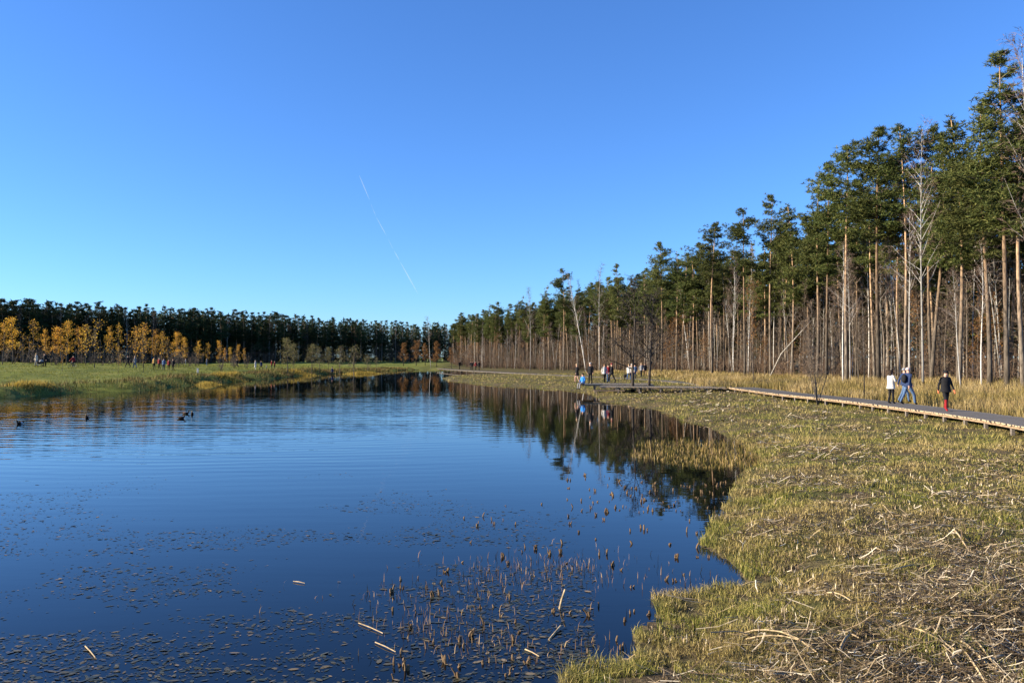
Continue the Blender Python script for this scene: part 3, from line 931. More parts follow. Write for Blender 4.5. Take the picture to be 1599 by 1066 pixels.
def pine(seed, H, cf=.42, spread=2.4, light=False, needles='needles', spire=0.0):
    rng = random.Random(seed); rs = np.random.RandomState(seed)
    bx, by = rng.uniform(-.6, .6), rng.uniform(-.6, .6)
    ph = rng.uniform(0, 6)
    def axis(t):
        return Vector((bx * math.sin(t * 2.4 + ph) * t * 1.3, by * math.sin(t * 3 + ph) * t * 1.3, H * t))
    tr = MB()
    r0 = H * .0060 + .012
    n = 4 if light else 11
    tr.tube([axis(i / n) - Vector((0, 0, .25 if i == 0 else 0)) for i in range(n + 1)], [max(.025, r0 * (1 - i / n) ** .75 + .01) * (1.25 if i == 0 else 1) for i in range(n + 1)], 4 if light else 7)
    cr = MB()
    tufts = []
    zb = H * (1 - cf)
    if not light:
        for k in range(rng.randint(6, 12)):      # dead snags below the crown
            t = rng.uniform(.3, 1 - cf)
            a = rng.uniform(0, 6.28); L = rng.uniform(.4, 1.5)
            p = axis(t); d = Vector((math.cos(a), math.sin(a), rng.uniform(-.25, .3)))
            cr.tube([p, p + d * L * .5 + Vector((0, 0, .03)), p + d * L + Vector((0, 0, rng.uniform(-.15, .1)))], [.022, .015, .006], 3)
    z = zb
    while z < H - .15:
        u = (z - zb) / (H - zb)
        if spire > 0:
            prof = (1 - u) ** .8 * .95 + .08
        else:
            prof = max(.16, math.sin(math.pi * (.16 + .82 * u)) ** .8 * (1.05 - .3 * u))
            if seed % 2: prof = max(.12, min(prof, (1 - u) * 1.35 + .08))
        for b in range(rng.randint(2, 3) if light else rng.randint(3, 5)):
            if rng.random() < (.14 if light else .24): continue
            a = rng.uniform(0, 6.28)
            L = spread * prof * rng.uniform(.4, 1.3)
            el = R(-6 + 44 * u + rng.uniform(-12, 12)) if spire == 0 else R(-18 + 40 * u + rng.uniform(-8, 8))
            d = Vector((math.cos(a) * math.cos(el), math.sin(a) * math.cos(el), math.sin(el)))
            p = axis(z / H)
            q = p + d * L * .55; e = q + (d + Vector((0, 0, .3))).normalized() * L * .45
            if not light:
                cr.tube([p, q, e], [.018 + .012 * L, .02, .008], 3, cap=False)
            side = Vector((-math.sin(a), math.cos(a), 0))
            pads = [(e, 1.0)]
            if L > .8: pads += [(q + side * L * .25, .9), (q - side * L * .25, .9)]
            if L > 1.5: pads += [((q + e) / 2 + side * L * .16, .8), ((q + e) / 2 - side * L * .16, .8), (p + d * L * .38, .6)]
            for c, k in pads:
                if rng.random() < .1: continue
                m = (1 if light else max(4, int(8 * k)))
                sp = (.17 + .12 * min(L, 2)) if light else (.14 + .092 * min(L, 2))
                for _ in range(m):
                    tufts.append((c.x + rng.gauss(0, sp), c.y + rng.gauss(0, sp), c.z + rng.gauss(.05, sp * .42)))
        z += rng.uniform(.5, .8) if light else rng.choice([.33, .42, .56, .8])
    top = axis(1)
    for _ in range(6): tufts.append((top.x + rng.gauss(0, .12), top.y + rng.gauss(0, .12), top.z - rng.uniform(0, .6)))
    C = np.array(tufts)
    if light: V2, F2 = tuft_array(C, 4, .85, .36, .3, rs)
    else: V2, F2 = tuft_array(C, 11, .33, .066, .35, rs)
    trunk = tr.mesh('trunk', [M['pine_bark']], True)
    crown = np_tree_mesh('crown', cr, [M['grey_bark'], M[needles]], V2, F2, 1)
    return trunk, crown

def branching(seed, H, r0, bark, twig, start=.35, nb=20, ang=50, blen=.24, twigs=9, twl=.7, droop=.0, lean=0.0, leaf=None, nleaf=0, lsize=.1, multi=1, curve=.3, tw_w=.018, pale_branches=True, rounded=False, limb=.22):
    """broad-leaved tree: stem(s), limbs, side branches and fine twigs; leaves when given"""
    rng = random.Random(seed); rs = np.random.RandomState(seed)
    tr, cr = MB(), MB()
    tw, leafpts = [], []
    for s in range(multi):
        sa = rng.uniform(0, 6.28)
        sl = 0 if multi == 1 else rng.uniform(.12, .32)
        Hs = H * (1 if s == 0 else rng.uniform(.65, .95))
        ph, cx, cy = rng.uniform(0, 6), rng.uniform(-curve, curve), rng.uniform(-curve, curve)
        def axis(t, Hs=Hs, sa=sa, sl=sl, ph=ph, cx=cx, cy=cy):
            return Vector((math.cos(sa) * sl * Hs * t + lean * Hs * t + cx * math.sin(t * 4 + ph) * t, math.sin(sa) * sl * Hs * t + cy * math.sin(t * 3.3 + ph) * t, Hs * t * math.sqrt(max(.1, 1 - sl * sl - lean * lean))))
        n = 10
        rr = r0 * (1 if s == 0 else .75)
        tr.tube([axis(i / n) - Vector((0, 0, .2 if i == 0 else 0)) for i in range(n + 1)], [max(.008, rr * (1 - .93 * i / n)) * (1.2 if i == 0 else 1) for i in range(n + 1)], 7)
        for k in range(nb):
            t = start + (1 - start) * (k + rng.random()) / nb
            t = min(t, .985)
            u = (t - start) / (1 - start)
            a = rng.uniform(0, 6.28)
            L = Hs * blen * ((1 - .72 * u) if not rounded else max(.18, math.sin(math.pi * (.22 + .74 * u)) ** .9)) * rng.uniform(.5, 1.2)
            el = R(ang + rng.uniform(-16, 16) + 18 * u)
            d = Vector((math.cos(a) * math.cos(el), math.sin(a) * math.cos(el), math.sin(el)))
            p = axis(t)
            q = p + d * L * .5 + Vector((rng.gauss(0, .05), rng.gauss(0, .05), 0)) * L
            e = q + (d + Vector((rng.gauss(0, .2), rng.gauss(0, .2), .25 - droop))).normalized() * L * .5
            rb = max(.009, rr * limb * (1 - .6 * u))
            cr.tube([p, q, e], [rb, rb * .65, rb * .25], 4, 0, cap=False)
            for j in range(twigs):
                f = rng.uniform(.25, 1.0)
                b0 = p.lerp(q, f * 2) if f < .5 else q.lerp(e, f * 2 - 1)
                dd = (d * .7 + Vector((rng.gauss(0, .6), rng.gauss(0, .6), rng.gauss(.15, .4) - droop))).normalized()
                l1 = twl * rng.uniform(.5, 1.2) * (1 - .35 * u)
                b1 = b0 + dd * l1 * .5
                b2 = b1 + (dd + Vector((rng.gauss(0, .2), rng.gauss(0, .2), -.2 - droop))).normalized() * l1 * .5
                tw.append((b0, b1, tw_w * 1.2)); tw.append((b1, b2, tw_w))
                for _ in range(3):
                    g = b0.lerp(b2, rng.uniform(.3, 1))
                    d3 = (dd + Vector((rng.gauss(0, .7), rng.gauss(0, .7), rng.gauss(0, .5) - droop))).normalized()
                    tw.append((g, g + d3 * l1 * rng.uniform(.3, .6), tw_w * .8))
                    leafpts.append(g + d3 * l1 * .3)
                leafpts.append(b2)
    V, F = [], []
    A = np.array([t[0] for t in tw]); B = np.array([t[1] for t in tw]); W = np.array([t[2] for t in tw])
    D = B - A
    S = np.cross(D, rs.normal(0, 1, D.shape)); S /= np.linalg.norm(S, axis=1)[:, None] + 1e-9
    V2 = np.stack([A - S * W[:, None] / 2, A + S * W[:, None] / 2, B], 1).reshape(-1, 3)
    F2 = np.arange(len(V2)).reshape(-1, 3)
    trunk = tr.mesh('trunk', [M[bark]], True)
    crown = np_tree_mesh('crown', cr, [M[bark] if pale_branches else M[twig], M[twig]], V2, F2, 1)
    leaves = None
    if leaf:
        C = np.array([tuple(p) for p in leafpts])
        C = C[rs.randint(0, len(C), nleaf)] + rs.normal(0, .17, (nleaf, 3))
        N = rs.normal(0, 1, (nleaf, 3)); N /= np.linalg.norm(N, axis=1)[:, None]
        S = np.cross(N, rs.normal(0, 1, (nleaf, 3))); S /= np.linalg.norm(S, axis=1)[:, None] + 1e-9
        T = np.cross(N, S)
        l = rs.uniform(.6, 1.25, (nleaf, 1)) * lsize
        V3 = np.stack([C - S * l, C + T * l * .7, C + S * l, C - T * l * .7], 1).reshape(-1, 3)
        leaves = np_mesh('foliage', V3, np.arange(len(V3)).reshape(-1, 4))
        leaves.materials.append(M[leaf])
    return trunk, crown, leaves

def twig_bush(seed, H, stems, twigs, mat, w=.03, spread=.3):
    """cheap leafless bush for the masses: stems and twigs as thin slivers crossing each other"""
    rng = random.Random(seed)
    V = []
    def sliver(a, b, w):
        d = (b - a)
        q = d.cross(Vector((rng.gauss(0, 1), rng.gauss(0, 1), rng.gauss(0, .3)))).normalized() * w / 2
        V.extend([tuple(a - q), tuple(a + q), tuple(b)])
    for k in range(stems):
        a = rng.uniform(0, 6.28)
        h = H * rng.uniform(.6, 1)
        p = Vector((rng.gauss(0, .12 * spread * H), rng.gauss(0, .12 * spread * H), -.1))
        tip = p + Vector((math.cos(a) * spread * h * rng.random(), math.sin(a) * spread * h * rng.random(), h))
        sliver(p, tip, w * 1.8); sliver(p, tip, w * 1.8)
        for j in range(twigs):
            t = rng.uniform(.15, .95)
            b0 = p.lerp(tip, t)
            d = Vector((rng.gauss(0, .7), rng.gauss(0, .7), rng.uniform(.2, 1.1))).normalized() * H * rng.uniform(.12, .3) * (1.15 - .6 * t)
            sliver(b0, b0 + d, w)
            for _ in range(3):
                c = b0 + d * rng.uniform(.3, .9)
                sliver(c, c + (d + Vector((rng.gauss(0, 1), rng.gauss(0, 1), rng.gauss(0, .6))) * d.length * .7) * .5, w * .7)
    me = np_mesh('bush', np.array(V), np.arange(len(V)).reshape(-1, 3))
    me.materials.append(M[mat])
    return me

def place_tree(name, parts, x, y, rz, sc, label, cat='tree', group=None, z=None, sxy=None):
    root = link(name, None, None, (x, y, (g1(x, y) if z is None else z)), rz, (sc * (sxy or 1), sc * (sxy or 1), sc))
    tag(root, label, cat, group)
    for nm, me in zip(('trunk', 'crown', 'foliage'), parts):
        if me is not None:
            link(nm, me, root)
    return root

def merged(name, variants, placements, label, cat, mats_of):
    """far rows of a wood as one mass: copies of light trees joined into one mesh"""
    Vs, Fs, Ms = [], [], []
    base = 0
    cache = []
    for parts in variants:
        arr = []
        for me, slot in parts:
            v = np.empty(len(me.vertices) * 3); me.vertices.foreach_get('co', v)
            me.calc_loop_triangles()
            t = np.empty(len(me.loop_triangles) * 3, np.int32); me.loop_triangles.foreach_get('vertices', t)
            mi = np.empty(len(me.loop_triangles), np.int32); me.loop_triangles.foreach_get('material_index', mi)
            arr.append((v.reshape(-1, 3), t.reshape(-1, 3), np.array(slot)[mi]))
        cache.append(arr)
    for k, x, y, z, rz, sc in placements:
        c, s = math.cos(rz) * sc, math.sin(rz) * sc
        for v, t, mi in cache[k]:
            w = np.stack([v[:, 0] * c - v[:, 1] * s + x, v[:, 0] * s + v[:, 1] * c + y, v[:, 2] * sc + z], 1)
            Vs.append(w); Fs.append(t + base); Ms.append(mi); base += len(v)
    me = np_mesh(name, np.vstack(Vs), np.vstack(Fs))
    for m in mats_of: me.materials.append(m)
    me.polygons.foreach_set('material_index', np.concatenate(Ms).astype(np.int32))
    me.update()
    return tag(link(name, me), label, cat, None, 'stuff')

rng = random.Random(11)
pines = [pine(100 + i, H, cf, sp) for i, (H, cf, sp) in enumerate([(22, .42, 2.7), (21, .52, 2.5), (23, .38, 2.9), (20, .55, 2.4), (22, .46, 2.3), (21, .34, 3.1), (24, .50, 2.5)])]
PH = [22, 21, 23, 20, 22, 21, 24]
pines_light = [pine(140 + i, 20, cf, sp, True) for i, (cf, sp) in enumerate([(.5, 2.6), (.6, 2.4), (.45, 2.9)])]
back_light = [pine(150 + i, 19, .82, sp, True) for i, sp in enumerate([2.6, 2.9])]
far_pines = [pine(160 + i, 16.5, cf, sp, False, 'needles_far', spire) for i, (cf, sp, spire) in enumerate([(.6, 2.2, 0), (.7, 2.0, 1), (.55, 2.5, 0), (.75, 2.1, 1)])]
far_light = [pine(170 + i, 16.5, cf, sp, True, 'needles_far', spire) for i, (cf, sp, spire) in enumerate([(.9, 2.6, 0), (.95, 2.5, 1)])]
birches = [branching(200 + i, H, .088, 'birch_bark', 'birch_twig', st, nb, 50, .2, 13, .9, .22, curve=.45, tw_w=.024) for i, (H, st, nb) in enumerate([(18, .40, 32), (17, .45, 28), (19, .36, 36), (16, .5, 24)])]
BH = [18, 17, 19, 16]
bares = [branching(220 + i, H, .10, 'grey_bark', 'twig', st, nb, 45, .22, 13, .8, .0, curve=.5, tw_w=.03) for i, (H, st, nb) in enumerate([(12, .3, 24), (14, .35, 26), (9, .2, 24), (11, .25, 24)])]
AH = [12, 14, 9, 11]
russet = [branching(240 + i, H, .09, 'grey_bark', 'twig_red', .2, 24, 40, .25, 9, .7, 0, leaf='leaf_rust', nleaf=650, lsize=.08, tw_w=.026) for i, H in enumerate([8, 10, 6.5])]
RH = [8, 10, 6.5]
shrubs = [twig_bush(260 + i, 3.2, 6, 8, 'twig_red', .026, .4) for i in range(3)]
tall_bush = [twig_bush(270 + i, 9, 3, 24, 'twig', .045, .16) for i in range(4)]

used = []
def free(x, y, r):
    for a, b in used:
        if (a - x) ** 2 + (b - y) ** 2 < r * r: return False
    used.append((x, y)); return True

def hand_pine(px, top, d, var, label, sxy=1.0):
    x, y = atd(px, d); used.append((x, y))
    z = g1(x, y)
    H = (558 - top) / F_PX * d + 3 - z
    place_tree('pine_tree', pines[var], x, y, rng.uniform(0, 6.28), H / PH[var], label, 'tree', 'single pines at the forest edge', sxy=sxy)
hand_pine(1572, 84, 53, 6, 'tallest pine, topping the forest where the boardwalk nears', 1.15)
hand_pine(1545, 170, 55, 1, 'shaggy green pine directly beside the tallest one', 1.25)
hand_pine(1598, 150, 52, 4, 'pine just past the tallest one at the forest end', 1.2)
hand_pine(1497, 178, 60, 3, 'pine with a pointed dark top next to the big white birch', 1.1)
hand_pine(1412, 196, 66, 2, 'pine with a bare grey trunk and high dark crown left of the big white birch')
hand_pine(1372, 200, 68, 0, 'pine with a broad layered crown at the forest shoulder', 1.15)
hand_pine(1322, 228, 72, 5, 'pine forming the step in the skyline above the bare shrub', 1.1)
hand_pine(1236, 318, 86, 3, 'pine at the foot of the skyline step beside the curved trunk')
hand_pine(1203, 308, 88, 4, 'pine with a gently curved orange trunk')
hand_pine(1163, 328, 89, 2, 'pine with a thin feathery crown and pale straight trunk')
hand_pine(1112, 350, 100, 5, 'pine with a flat spreading top standing above its neighbours', 1.15)
hand_pine(1056, 393, 110, 1, 'slightly tilted pine left of the flat-topped one')
hand_pine(1033, 381, 112, 0, 'pine with an airy pointed top above the two dark alders')
hand_pine(962, 414, 132, 6, 'dark narrow pine behind the people on the platform')
hand_pine(880, 421, 150, 2, 'rounded pine left of the two white birches')

def hand_birch(px, top, d, var, label, lean=0):
    x, y = atd(px, d); used.append((x, y))
    z = g1(x, y)
    H = (558 - top) / F_PX * d + 3 - z
    t = place_tree('birch_tree', birches[var], x, y, rng.uniform(0, 6.28), H / BH[var], label, 'tree', 'single birches at the forest edge')
    if lean: t.rotation_euler = (0, lean, rng.uniform(-.1, .1))
hand_birch(1441, 205, 57, 2, 'big white birch with a bare crown in front of the pines')
hand_birch(1420, 330, 58, 3, 'slim birch standing close beside the big white one')
hand_birch(1532, 380, 54, 1, 'slim straight white birch right of the woman in red boots')
hand_birch(1500, 420, 53, 3, 'crooked short birch stem above the woman in red boots', -.07)
hand_birch(1327, 400, 66, 1, 'thin white birch of the pair behind the bare shrub')
hand_birch(1316, 380, 67, 3, 'other thin white birch of the pair behind the bare shrub')
hand_birch(915, 424, 135, 0, 'white birch leaning towards the pond behind the platform', -.17)
hand_birch(936, 418, 135, 2, 'upright white birch with spread bare crown behind the platform')
hand_birch(828, 452, 158, 0, 'white birch in the middle of the far stretch of forest')
hand_birch(1614, 60, 46, 0, 'birch whose pale branches cross the tallest pine')
M['pale_dead'] = plain('pale_dead_wood', (0.30, 0.27, 0.23), .9, .1, .25, 5)
lb = MB()
a, b = at(1199, 583.5, .7), None
x0, y0 = atd(1199, 84); x1, y1 = atd(1262, 82)
lb.tube([(x0, y0, .5), ((x0 * .6 + x1 * .4), y0, 3.4), (x0 * .25 + x1 * .75, y1, 5.5), (x1 + .4, y1, 6.9)], [.085, .07, .05, .02], 7)
o = link('leaning_birch_trunk', lb.mesh('leaning_birch_trunk', [M['pale_dead']], True))
tag(o, 'dead birch trunk leaning aslant against the forest edge', 'tree')

# the two dark alders by the platform, the shrub in front of the boardwalk, saplings
M['twig_dark'] = island_mat('twig_dark', [(0, (0.03, 0.025, 0.022)), (1, (0.08, 0.065, 0.05))], 0)
alder = [branching(300 + i, H, .13, 'dark_bark', 'twig_dark', .2, 26, 34, .46, 14, .9, .05, curve=.35, tw_w=.04, limb=.42) for i, H in enumerate([8.2, 7.6])]
x, y = atd(988, 62.6); place_tree('alder_tree', alder[0], x, y, .4, 1, 'bare dark alder rising through the platform edge', 'tree', z=g1(x, y))
x, y = atd(1013, 63.9); place_tree('alder_tree', alder[1], x, y, 2, 1, 'bare dark alder with a slanting trunk beside the platform', 'tree', z=g1(x, y)).rotation_euler = (0, -.08, 2)
fr = branching(310, 5.6, .036, 'grey_bark', 'twig', .15, 12, 60, .3, 12, .6, 0, multi=5, tw_w=.018)
x, y = atd(1276, 44.2); place_tree('bare_shrub', fr, x, y, .4, 1, 'bare many-stemmed shrub growing in front of the boardwalk', 'shrub')
sap = branching(311, 5, .045, 'dark_bark', 'twig', .3, 14, 55, .2, 7, .5, 0, tw_w=.014)
for px, d, lab in [(1176, 66, 'thin bare sapling behind the boardwalk bend'), (975, 86, 'thin sapling near the path people'), (1349, 47, 'low bare sapling in the golden grass'), (940, 95, 'thin bare sapling behind the walkers in white and red')]:
    x, y = atd(px, d); place_tree('sapling', sap, x, y, rng.uniform(0, 6), rng.uniform(.8, 1.1), lab, 'sapling')

# forest at the right
segs = np.hypot(np.diff(EDGE[:, 0]), np.diff(EDGE[:, 1]))
cum = np.concatenate([[0], np.cumsum(segs)])
def edge_point(t, s):
    i = min(int(np.searchsorted(cum, t, 'right')) - 1, len(segs) - 1)
    f = (t - cum[i]) / segs[i]
    p = EDGE[i] * (1 - f) + EDGE[i + 1] * f
    d = (EDGE[i + 1] - EDGE[i]) / segs[i]
    n = np.array([d[1], -d[0]])
    return p[0] + n[0] * s, p[1] + n[1] * s
def forest_height(y):
    return float(np.interp(y, [40, 60, 75, 90, 110, 130, 150, 175, 205, 245], [20.5, 20.5, 20.5, 18.5, 18, 16.8, 17.5, 16, 14.5, 13.5]))
ZONES = [(1480, 'at the end where the boardwalk leaves the picture'), (1380, 'behind the boardwalk walkers'), (1250, 'behind the bare many-stemmed shrub'), (1110, 'behind the boardwalk bend'),
         (975, 'behind the two dark alders'), (860, 'behind the platform people'), (0, 'along the far path beyond the platform')]
def zone(x, y, s):
    px = 799.5 + x / y * F_PX
    w = [t for a, t in ZONES if px >= a][0]
    return ('in the front row ' if s < 4 else 'deeper in the forest ') + w
back, mid_back = [], []
np_, nb_, na_, nr_ = 0, 0, 0, 0
for k in range(4200):
    t = rng.uniform(14, cum[-1] - 2)
    s = abs(rng.gauss(0, 10)) if rng.random() < .7 else rng.uniform(0, 60)
    x, y = edge_point(t, s)
    if y < 36 or x > y * .76 + 3: continue
    if not free(x, y, 1.5 if s < 14 else 2.3): continue
    Hh = forest_height(y) * rng.uniform(.80, 1.06)
    rz = rng.uniform(0, 6.28)
    q = rng.random()
    if s > 13:
        back.append((rng.randrange(5) if s < 24 else rng.choice([3, 4]), x, y, g1(x, y), rz, Hh / 20 * (1 if s < 24 else .9))); continue
    if q < .40 and np_ < 165:
        v = rng.randrange(7); np_ += 1
        full = rng.uniform(.88, 1.25)
        place_tree('pine_tree', pines[v], x, y, rz, Hh / PH[v], ('broad-crowned' if full > 1.06 else 'slim') + ' pine ' + zone(x, y, s), 'tree', 'pines of the forest behind the boardwalk', sxy=full).rotation_euler = (rng.gauss(0, .022), rng.gauss(0, .022), rz)
    elif q < .68 and nb_ < 150:
        v = rng.randrange(4); nb_ += 1
        o = place_tree('birch_tree', birches[v], x, y, rz, Hh * rng.uniform(.55, .95) / BH[v], 'white-stemmed leafless birch ' + zone(x, y, s), 'tree', 'birches of the forest behind the boardwalk', sxy=rng.uniform(.6, .9))
        o.rotation_euler = (rng.gauss(0, .035), rng.gauss(0, .045), rz)
    elif q < .92:
        v = rng.randrange(4); na_ += 1
        place_tree('bare_tree', bares[v], x, y, rz, rng.uniform(.5, 1.0) * Hh * .6 / AH[v], 'leafless brown tree ' + zone(x, y, s), 'tree', 'understorey of the forest behind the boardwalk')
    else:
        v = rng.randrange(3); nr_ += 1
        place_tree('russet_tree', russet[v], x, y, rz, rng.uniform(.6, 1.2), 'russet small tree ' + zone(x, y, s), 'tree', 'russet trees of the forest behind the boardwalk')
merged('forest_interior', [[(a, [0]), (b, [1, 2])] for a, b in pines_light + back_light], back, 'dense dark wood deeper behind the front trees of the forest along the boardwalk', 'wood',
       [M['pine_bark'], M['grey_bark'], M['needles']])
pl = []
for k in range(210):
    x, y = edge_point(rng.uniform(10, cum[-1] - 2), rng.uniform(3, 26))
    if y < 36 or x > y * .76 + 3: continue
    pl.append((rng.randrange(4), x, y, g1(x, y), rng.uniform(0, 6.28), rng.uniform(.5, 1.05)))
merged('forest_understorey', [[(a, [0])] for a in tall_bush], pl, 'brown leafless understorey between the trunks of the forest along the boardwalk', 'wood', [M['twig']])
print('right forest', np_, nb_, na_, nr_, len(back))
# undergrowth of twigs along the foot of the forest
pl = []
for k in range(620):
    t = rng.uniform(10, cum[-1] - 2)
    x, y = edge_point(t, abs(rng.gauss(0, 6)) - .5)
    if y < 34 or x > y * .76 + 3: continue
    pl.append((rng.randrange(3), x, y, g1(x, y), rng.uniform(0, 6.28), rng.uniform(.5, 1.25)))
merged('undergrowth', [[(a, [0])] for a in shrubs], pl, 'tangle of bare reddish twigs along the foot of the forest', 'undergrowth', [M['twig_red']])

# forest across the pond
FAR = [(-170, 188), (0, 203), (200, 216), (430, 240), (560, 258), (640, 268), (700, 276), (770, 290)]
def far_pt(px, s):
    d = float(np.interp(px, [p for p, _ in FAR], [q for _, q in FAR])) + s
    return atd(px, d)
def far_zone(px):
    for a, t in [(560, 'near the rusty oaks'), (440, 'behind the olive trees'), (300, 'behind the end of the yellow row'), (180, 'behind the group of five'), (80, 'behind the cyclist'), (-999, 'behind the fullest golden birches')]:
        if px >= a: return t
nf = 0
far_rest = []
for row in range(4):
    px = -165 + rng.uniform(0, 10)
    while px < 760:
        x, y = far_pt(px, row * 4.0 + rng.uniform(-1.6, 1.6))
        rz = rng.uniform(0, 6.28)
        H = np.interp(px, [-170, 0, 200, 430, 560, 700], [16.8, 16.6, 15.8, 15.2, 14.0, 13.2]) * rng.uniform(.9, 1.05)
        q = rng.random()
        if row > 1:
            far_rest.append((rng.randrange(2), x, y, g1(x, y), rz, H / 16.5))
        elif q < .74:
            v = rng.randrange(4); nf += 1
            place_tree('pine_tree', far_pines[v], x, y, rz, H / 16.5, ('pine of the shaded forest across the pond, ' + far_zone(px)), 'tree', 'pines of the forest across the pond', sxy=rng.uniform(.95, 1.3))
        elif q < .92:
            v = rng.randrange(4)
            place_tree('bare_tree', bares[v], x, y, rz, H * rng.uniform(.75, .95) / AH[v], 'leafless brownish tree of the forest across the pond, ' + far_zone(px), 'tree', 'bare trees of the forest across the pond')
        else:
            v = rng.randrange(4)
            place_tree('birch_tree', birches[v], x, y, rz, H * .92 / BH[v], 'pale birch of the forest across the pond, ' + far_zone(px), 'tree', 'birches of the forest across the pond')
        px += rng.uniform(6, 15) if row < 2 else rng.uniform(9, 18)
pl = far_rest
for k in range(380):
    px = rng.uniform(-190, 790)
    x, y = far_pt(px, rng.uniform(3, 40))
    pl.append((rng.randrange(2), x, y, g1(x, y), rng.uniform(0, 6.28), np.interp(px, [0, 700], [.98, .82]) * rng.uniform(.8, 1.02)))
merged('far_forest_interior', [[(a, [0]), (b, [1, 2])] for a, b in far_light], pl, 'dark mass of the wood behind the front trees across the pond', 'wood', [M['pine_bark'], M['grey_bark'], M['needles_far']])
pl = [(rng.randrange(3), *far_pt(px, rng.uniform(-2, 14)), 0, rng.uniform(0, 6.28), rng.uniform(.9, 2.4)) for px in np.random.RandomState(4).uniform(-180, 770, 420)]
pl = [(k, x, y, g1(x, y), a, s) for k, x, y, _, a, s in pl]
merged('far_undergrowth', [[(a, [0])] for a in shrubs], pl, 'dark twiggy undergrowth below the forest across the pond', 'undergrowth', [M['twig_red']])
print('far pines', nf)

# park trees on the left lawn
ybirch = [branching(400 + i, 6.5, .055, 'grey_bark', 'birch_twig', .22, 22, 52, .25, 6, .5, 0, leaf='leaf_yellow', nleaf=n, lsize=.062, curve=.4, rounded=True, tw_w=.024) for i, n in enumerate([900, 620, 340, 740])]
thin_y = [branching(410 + i, 6.0, .05, 'grey_bark', 'twig', .22, 20, 46, .28, 8, .6, 0, leaf='leaf_yellow', nleaf=n, lsize=.07, curve=.3, rounded=True, tw_w=.025) for i, n in enumerate([380, 160])]
olive = [branching(420 + i, 5.5, .07, 'grey_bark', 'twig', .28, 24, 40, .32, 8, .5, 0, leaf='leaf_olive', nleaf=n, lsize=.06, curve=.2, rounded=True, tw_w=.025) for i, n in enumerate([1300, 700])]
oak = [branching(430 + i, 8.5, .14, 'dark_bark', 'twig', .18, 26, 32, .34, 8, .7, 0, leaf='leaf_rust', nleaf=n, lsize=.11, curve=.3) for i, n in enumerate([2600, 1500])]
def park(px, top, base_y, d, kind, var, label, cat='tree', group='young yellow birches on the park lawn', name='young_birch', sxy=1.0):
    x, y = atd(px, d); z = g1(x, y)
    H = (558 - top) / F_PX * d + 3 - z
    h0 = {'y': 6.5, 't': 6.0, 'o': 5.5, 'k': 8.5}[kind]
    lst = {'y': ybirch, 't': thin_y, 'o': olive, 'k': oak}[kind]
    place_tree(name, lst[var], x, y, rng.uniform(0, 6.28), max(.3, H / h0), label, cat, group, sxy=sxy)
YL = ['bright yellow birch at the edge of the picture', 'full golden birch beside the one at the edge', 'golden birch with thin top right of the full one', 'smaller yellow birch behind the couple with the pram',
      'broad golden birch behind the cyclist', 'golden birch with dark twigs above the cyclist', 'yellow birch right of the cyclist', 'orange-tinged birch behind the tall bare tree', 'small golden birch between the bare tree and the strollers',
      'slender yellow birch behind the two strollers', 'pale orange birch above the strolling pair', 'golden birch beside the thin trunk near the group of five', 'yellow birch left above the group of five', 'yellow birch straight behind the group of five',
      'bright golden birch right of the group of five', 'small golden birch next to the bright one', 'small yellow birch in the thinning row', 'low yellow birch farther along the row', 'upright small yellow birch before the gap',
      'last but three of the yellow row', 'narrow yellow birch near the end of the row', 'golden birch above the lone walker', 'last yellow birch of the row']
for k, (px, top, d, kind, var, sxy) in enumerate([(4, 507, 118, 'y', 1, 1.3), (20, 500, 122, 'y', 0, 1.3), (52, 503, 125, 'y', 2, 1.1), (72, 517, 135, 'y', 1, 1), (88, 514, 128, 'y', 0, 1.3), (104, 505, 130, 'y', 3, 1.2), (122, 514, 135, 'y', 2, 1.1),
                                         (134, 512, 124, 't', 0, 1.3), (170, 513, 140, 'y', 1, .9), (185, 509, 142, 'y', 2, .8), (212, 515, 122, 't', 0, 1.4), (224, 510, 120, 't', 0, 1.3), (241, 518, 135, 'y', 1, 1.1), (253, 522, 140, 't', 0, 1), (275, 522, 138, 'y', 0, 1.15),
                                         (287, 530, 142, 'y', 3, 1), (310, 534, 150, 'y', 1, 1), (325, 537, 152, 'y', 2, 1), (343, 534, 150, 'y', 3, .9), (352, 545, 155, 'y', 1, 1), (360, 544, 158, 'y', 0, 1), (371, 540, 150, 'y', 3, .9), (382, 545, 156, 'y', 1, 1)]):
    park(px, top, 0, d, kind, var, YL[k], sxy=sxy)
for k, (px, top, d, kind, var, sxy, lab) in enumerate([(148, 505, 104, 't', 1, 1.2, 'tall bare park tree standing alone near the bank'), (224, 520, 101, 't', 1, .8, 'thin trunked bare tree at the lip of the bank'), (36, 525, 118, 't', 1, 1, 'bare twiggy tree below the golden birches'),
                                         (98, 540, 90, 't', 1, .8, 'low bare shrub tree in front of the cyclist'), (185, 545, 92, 't', 1, 1, 'low grey bush on the bank before the strollers'), (262, 530, 132, 't', 1, 1, 'bare tree between two yellow birches behind the group')]):
    park(px, top, 0, d, kind, var, lab, 'tree', 'bare park trees on the lawn', 'park_tree', sxy)
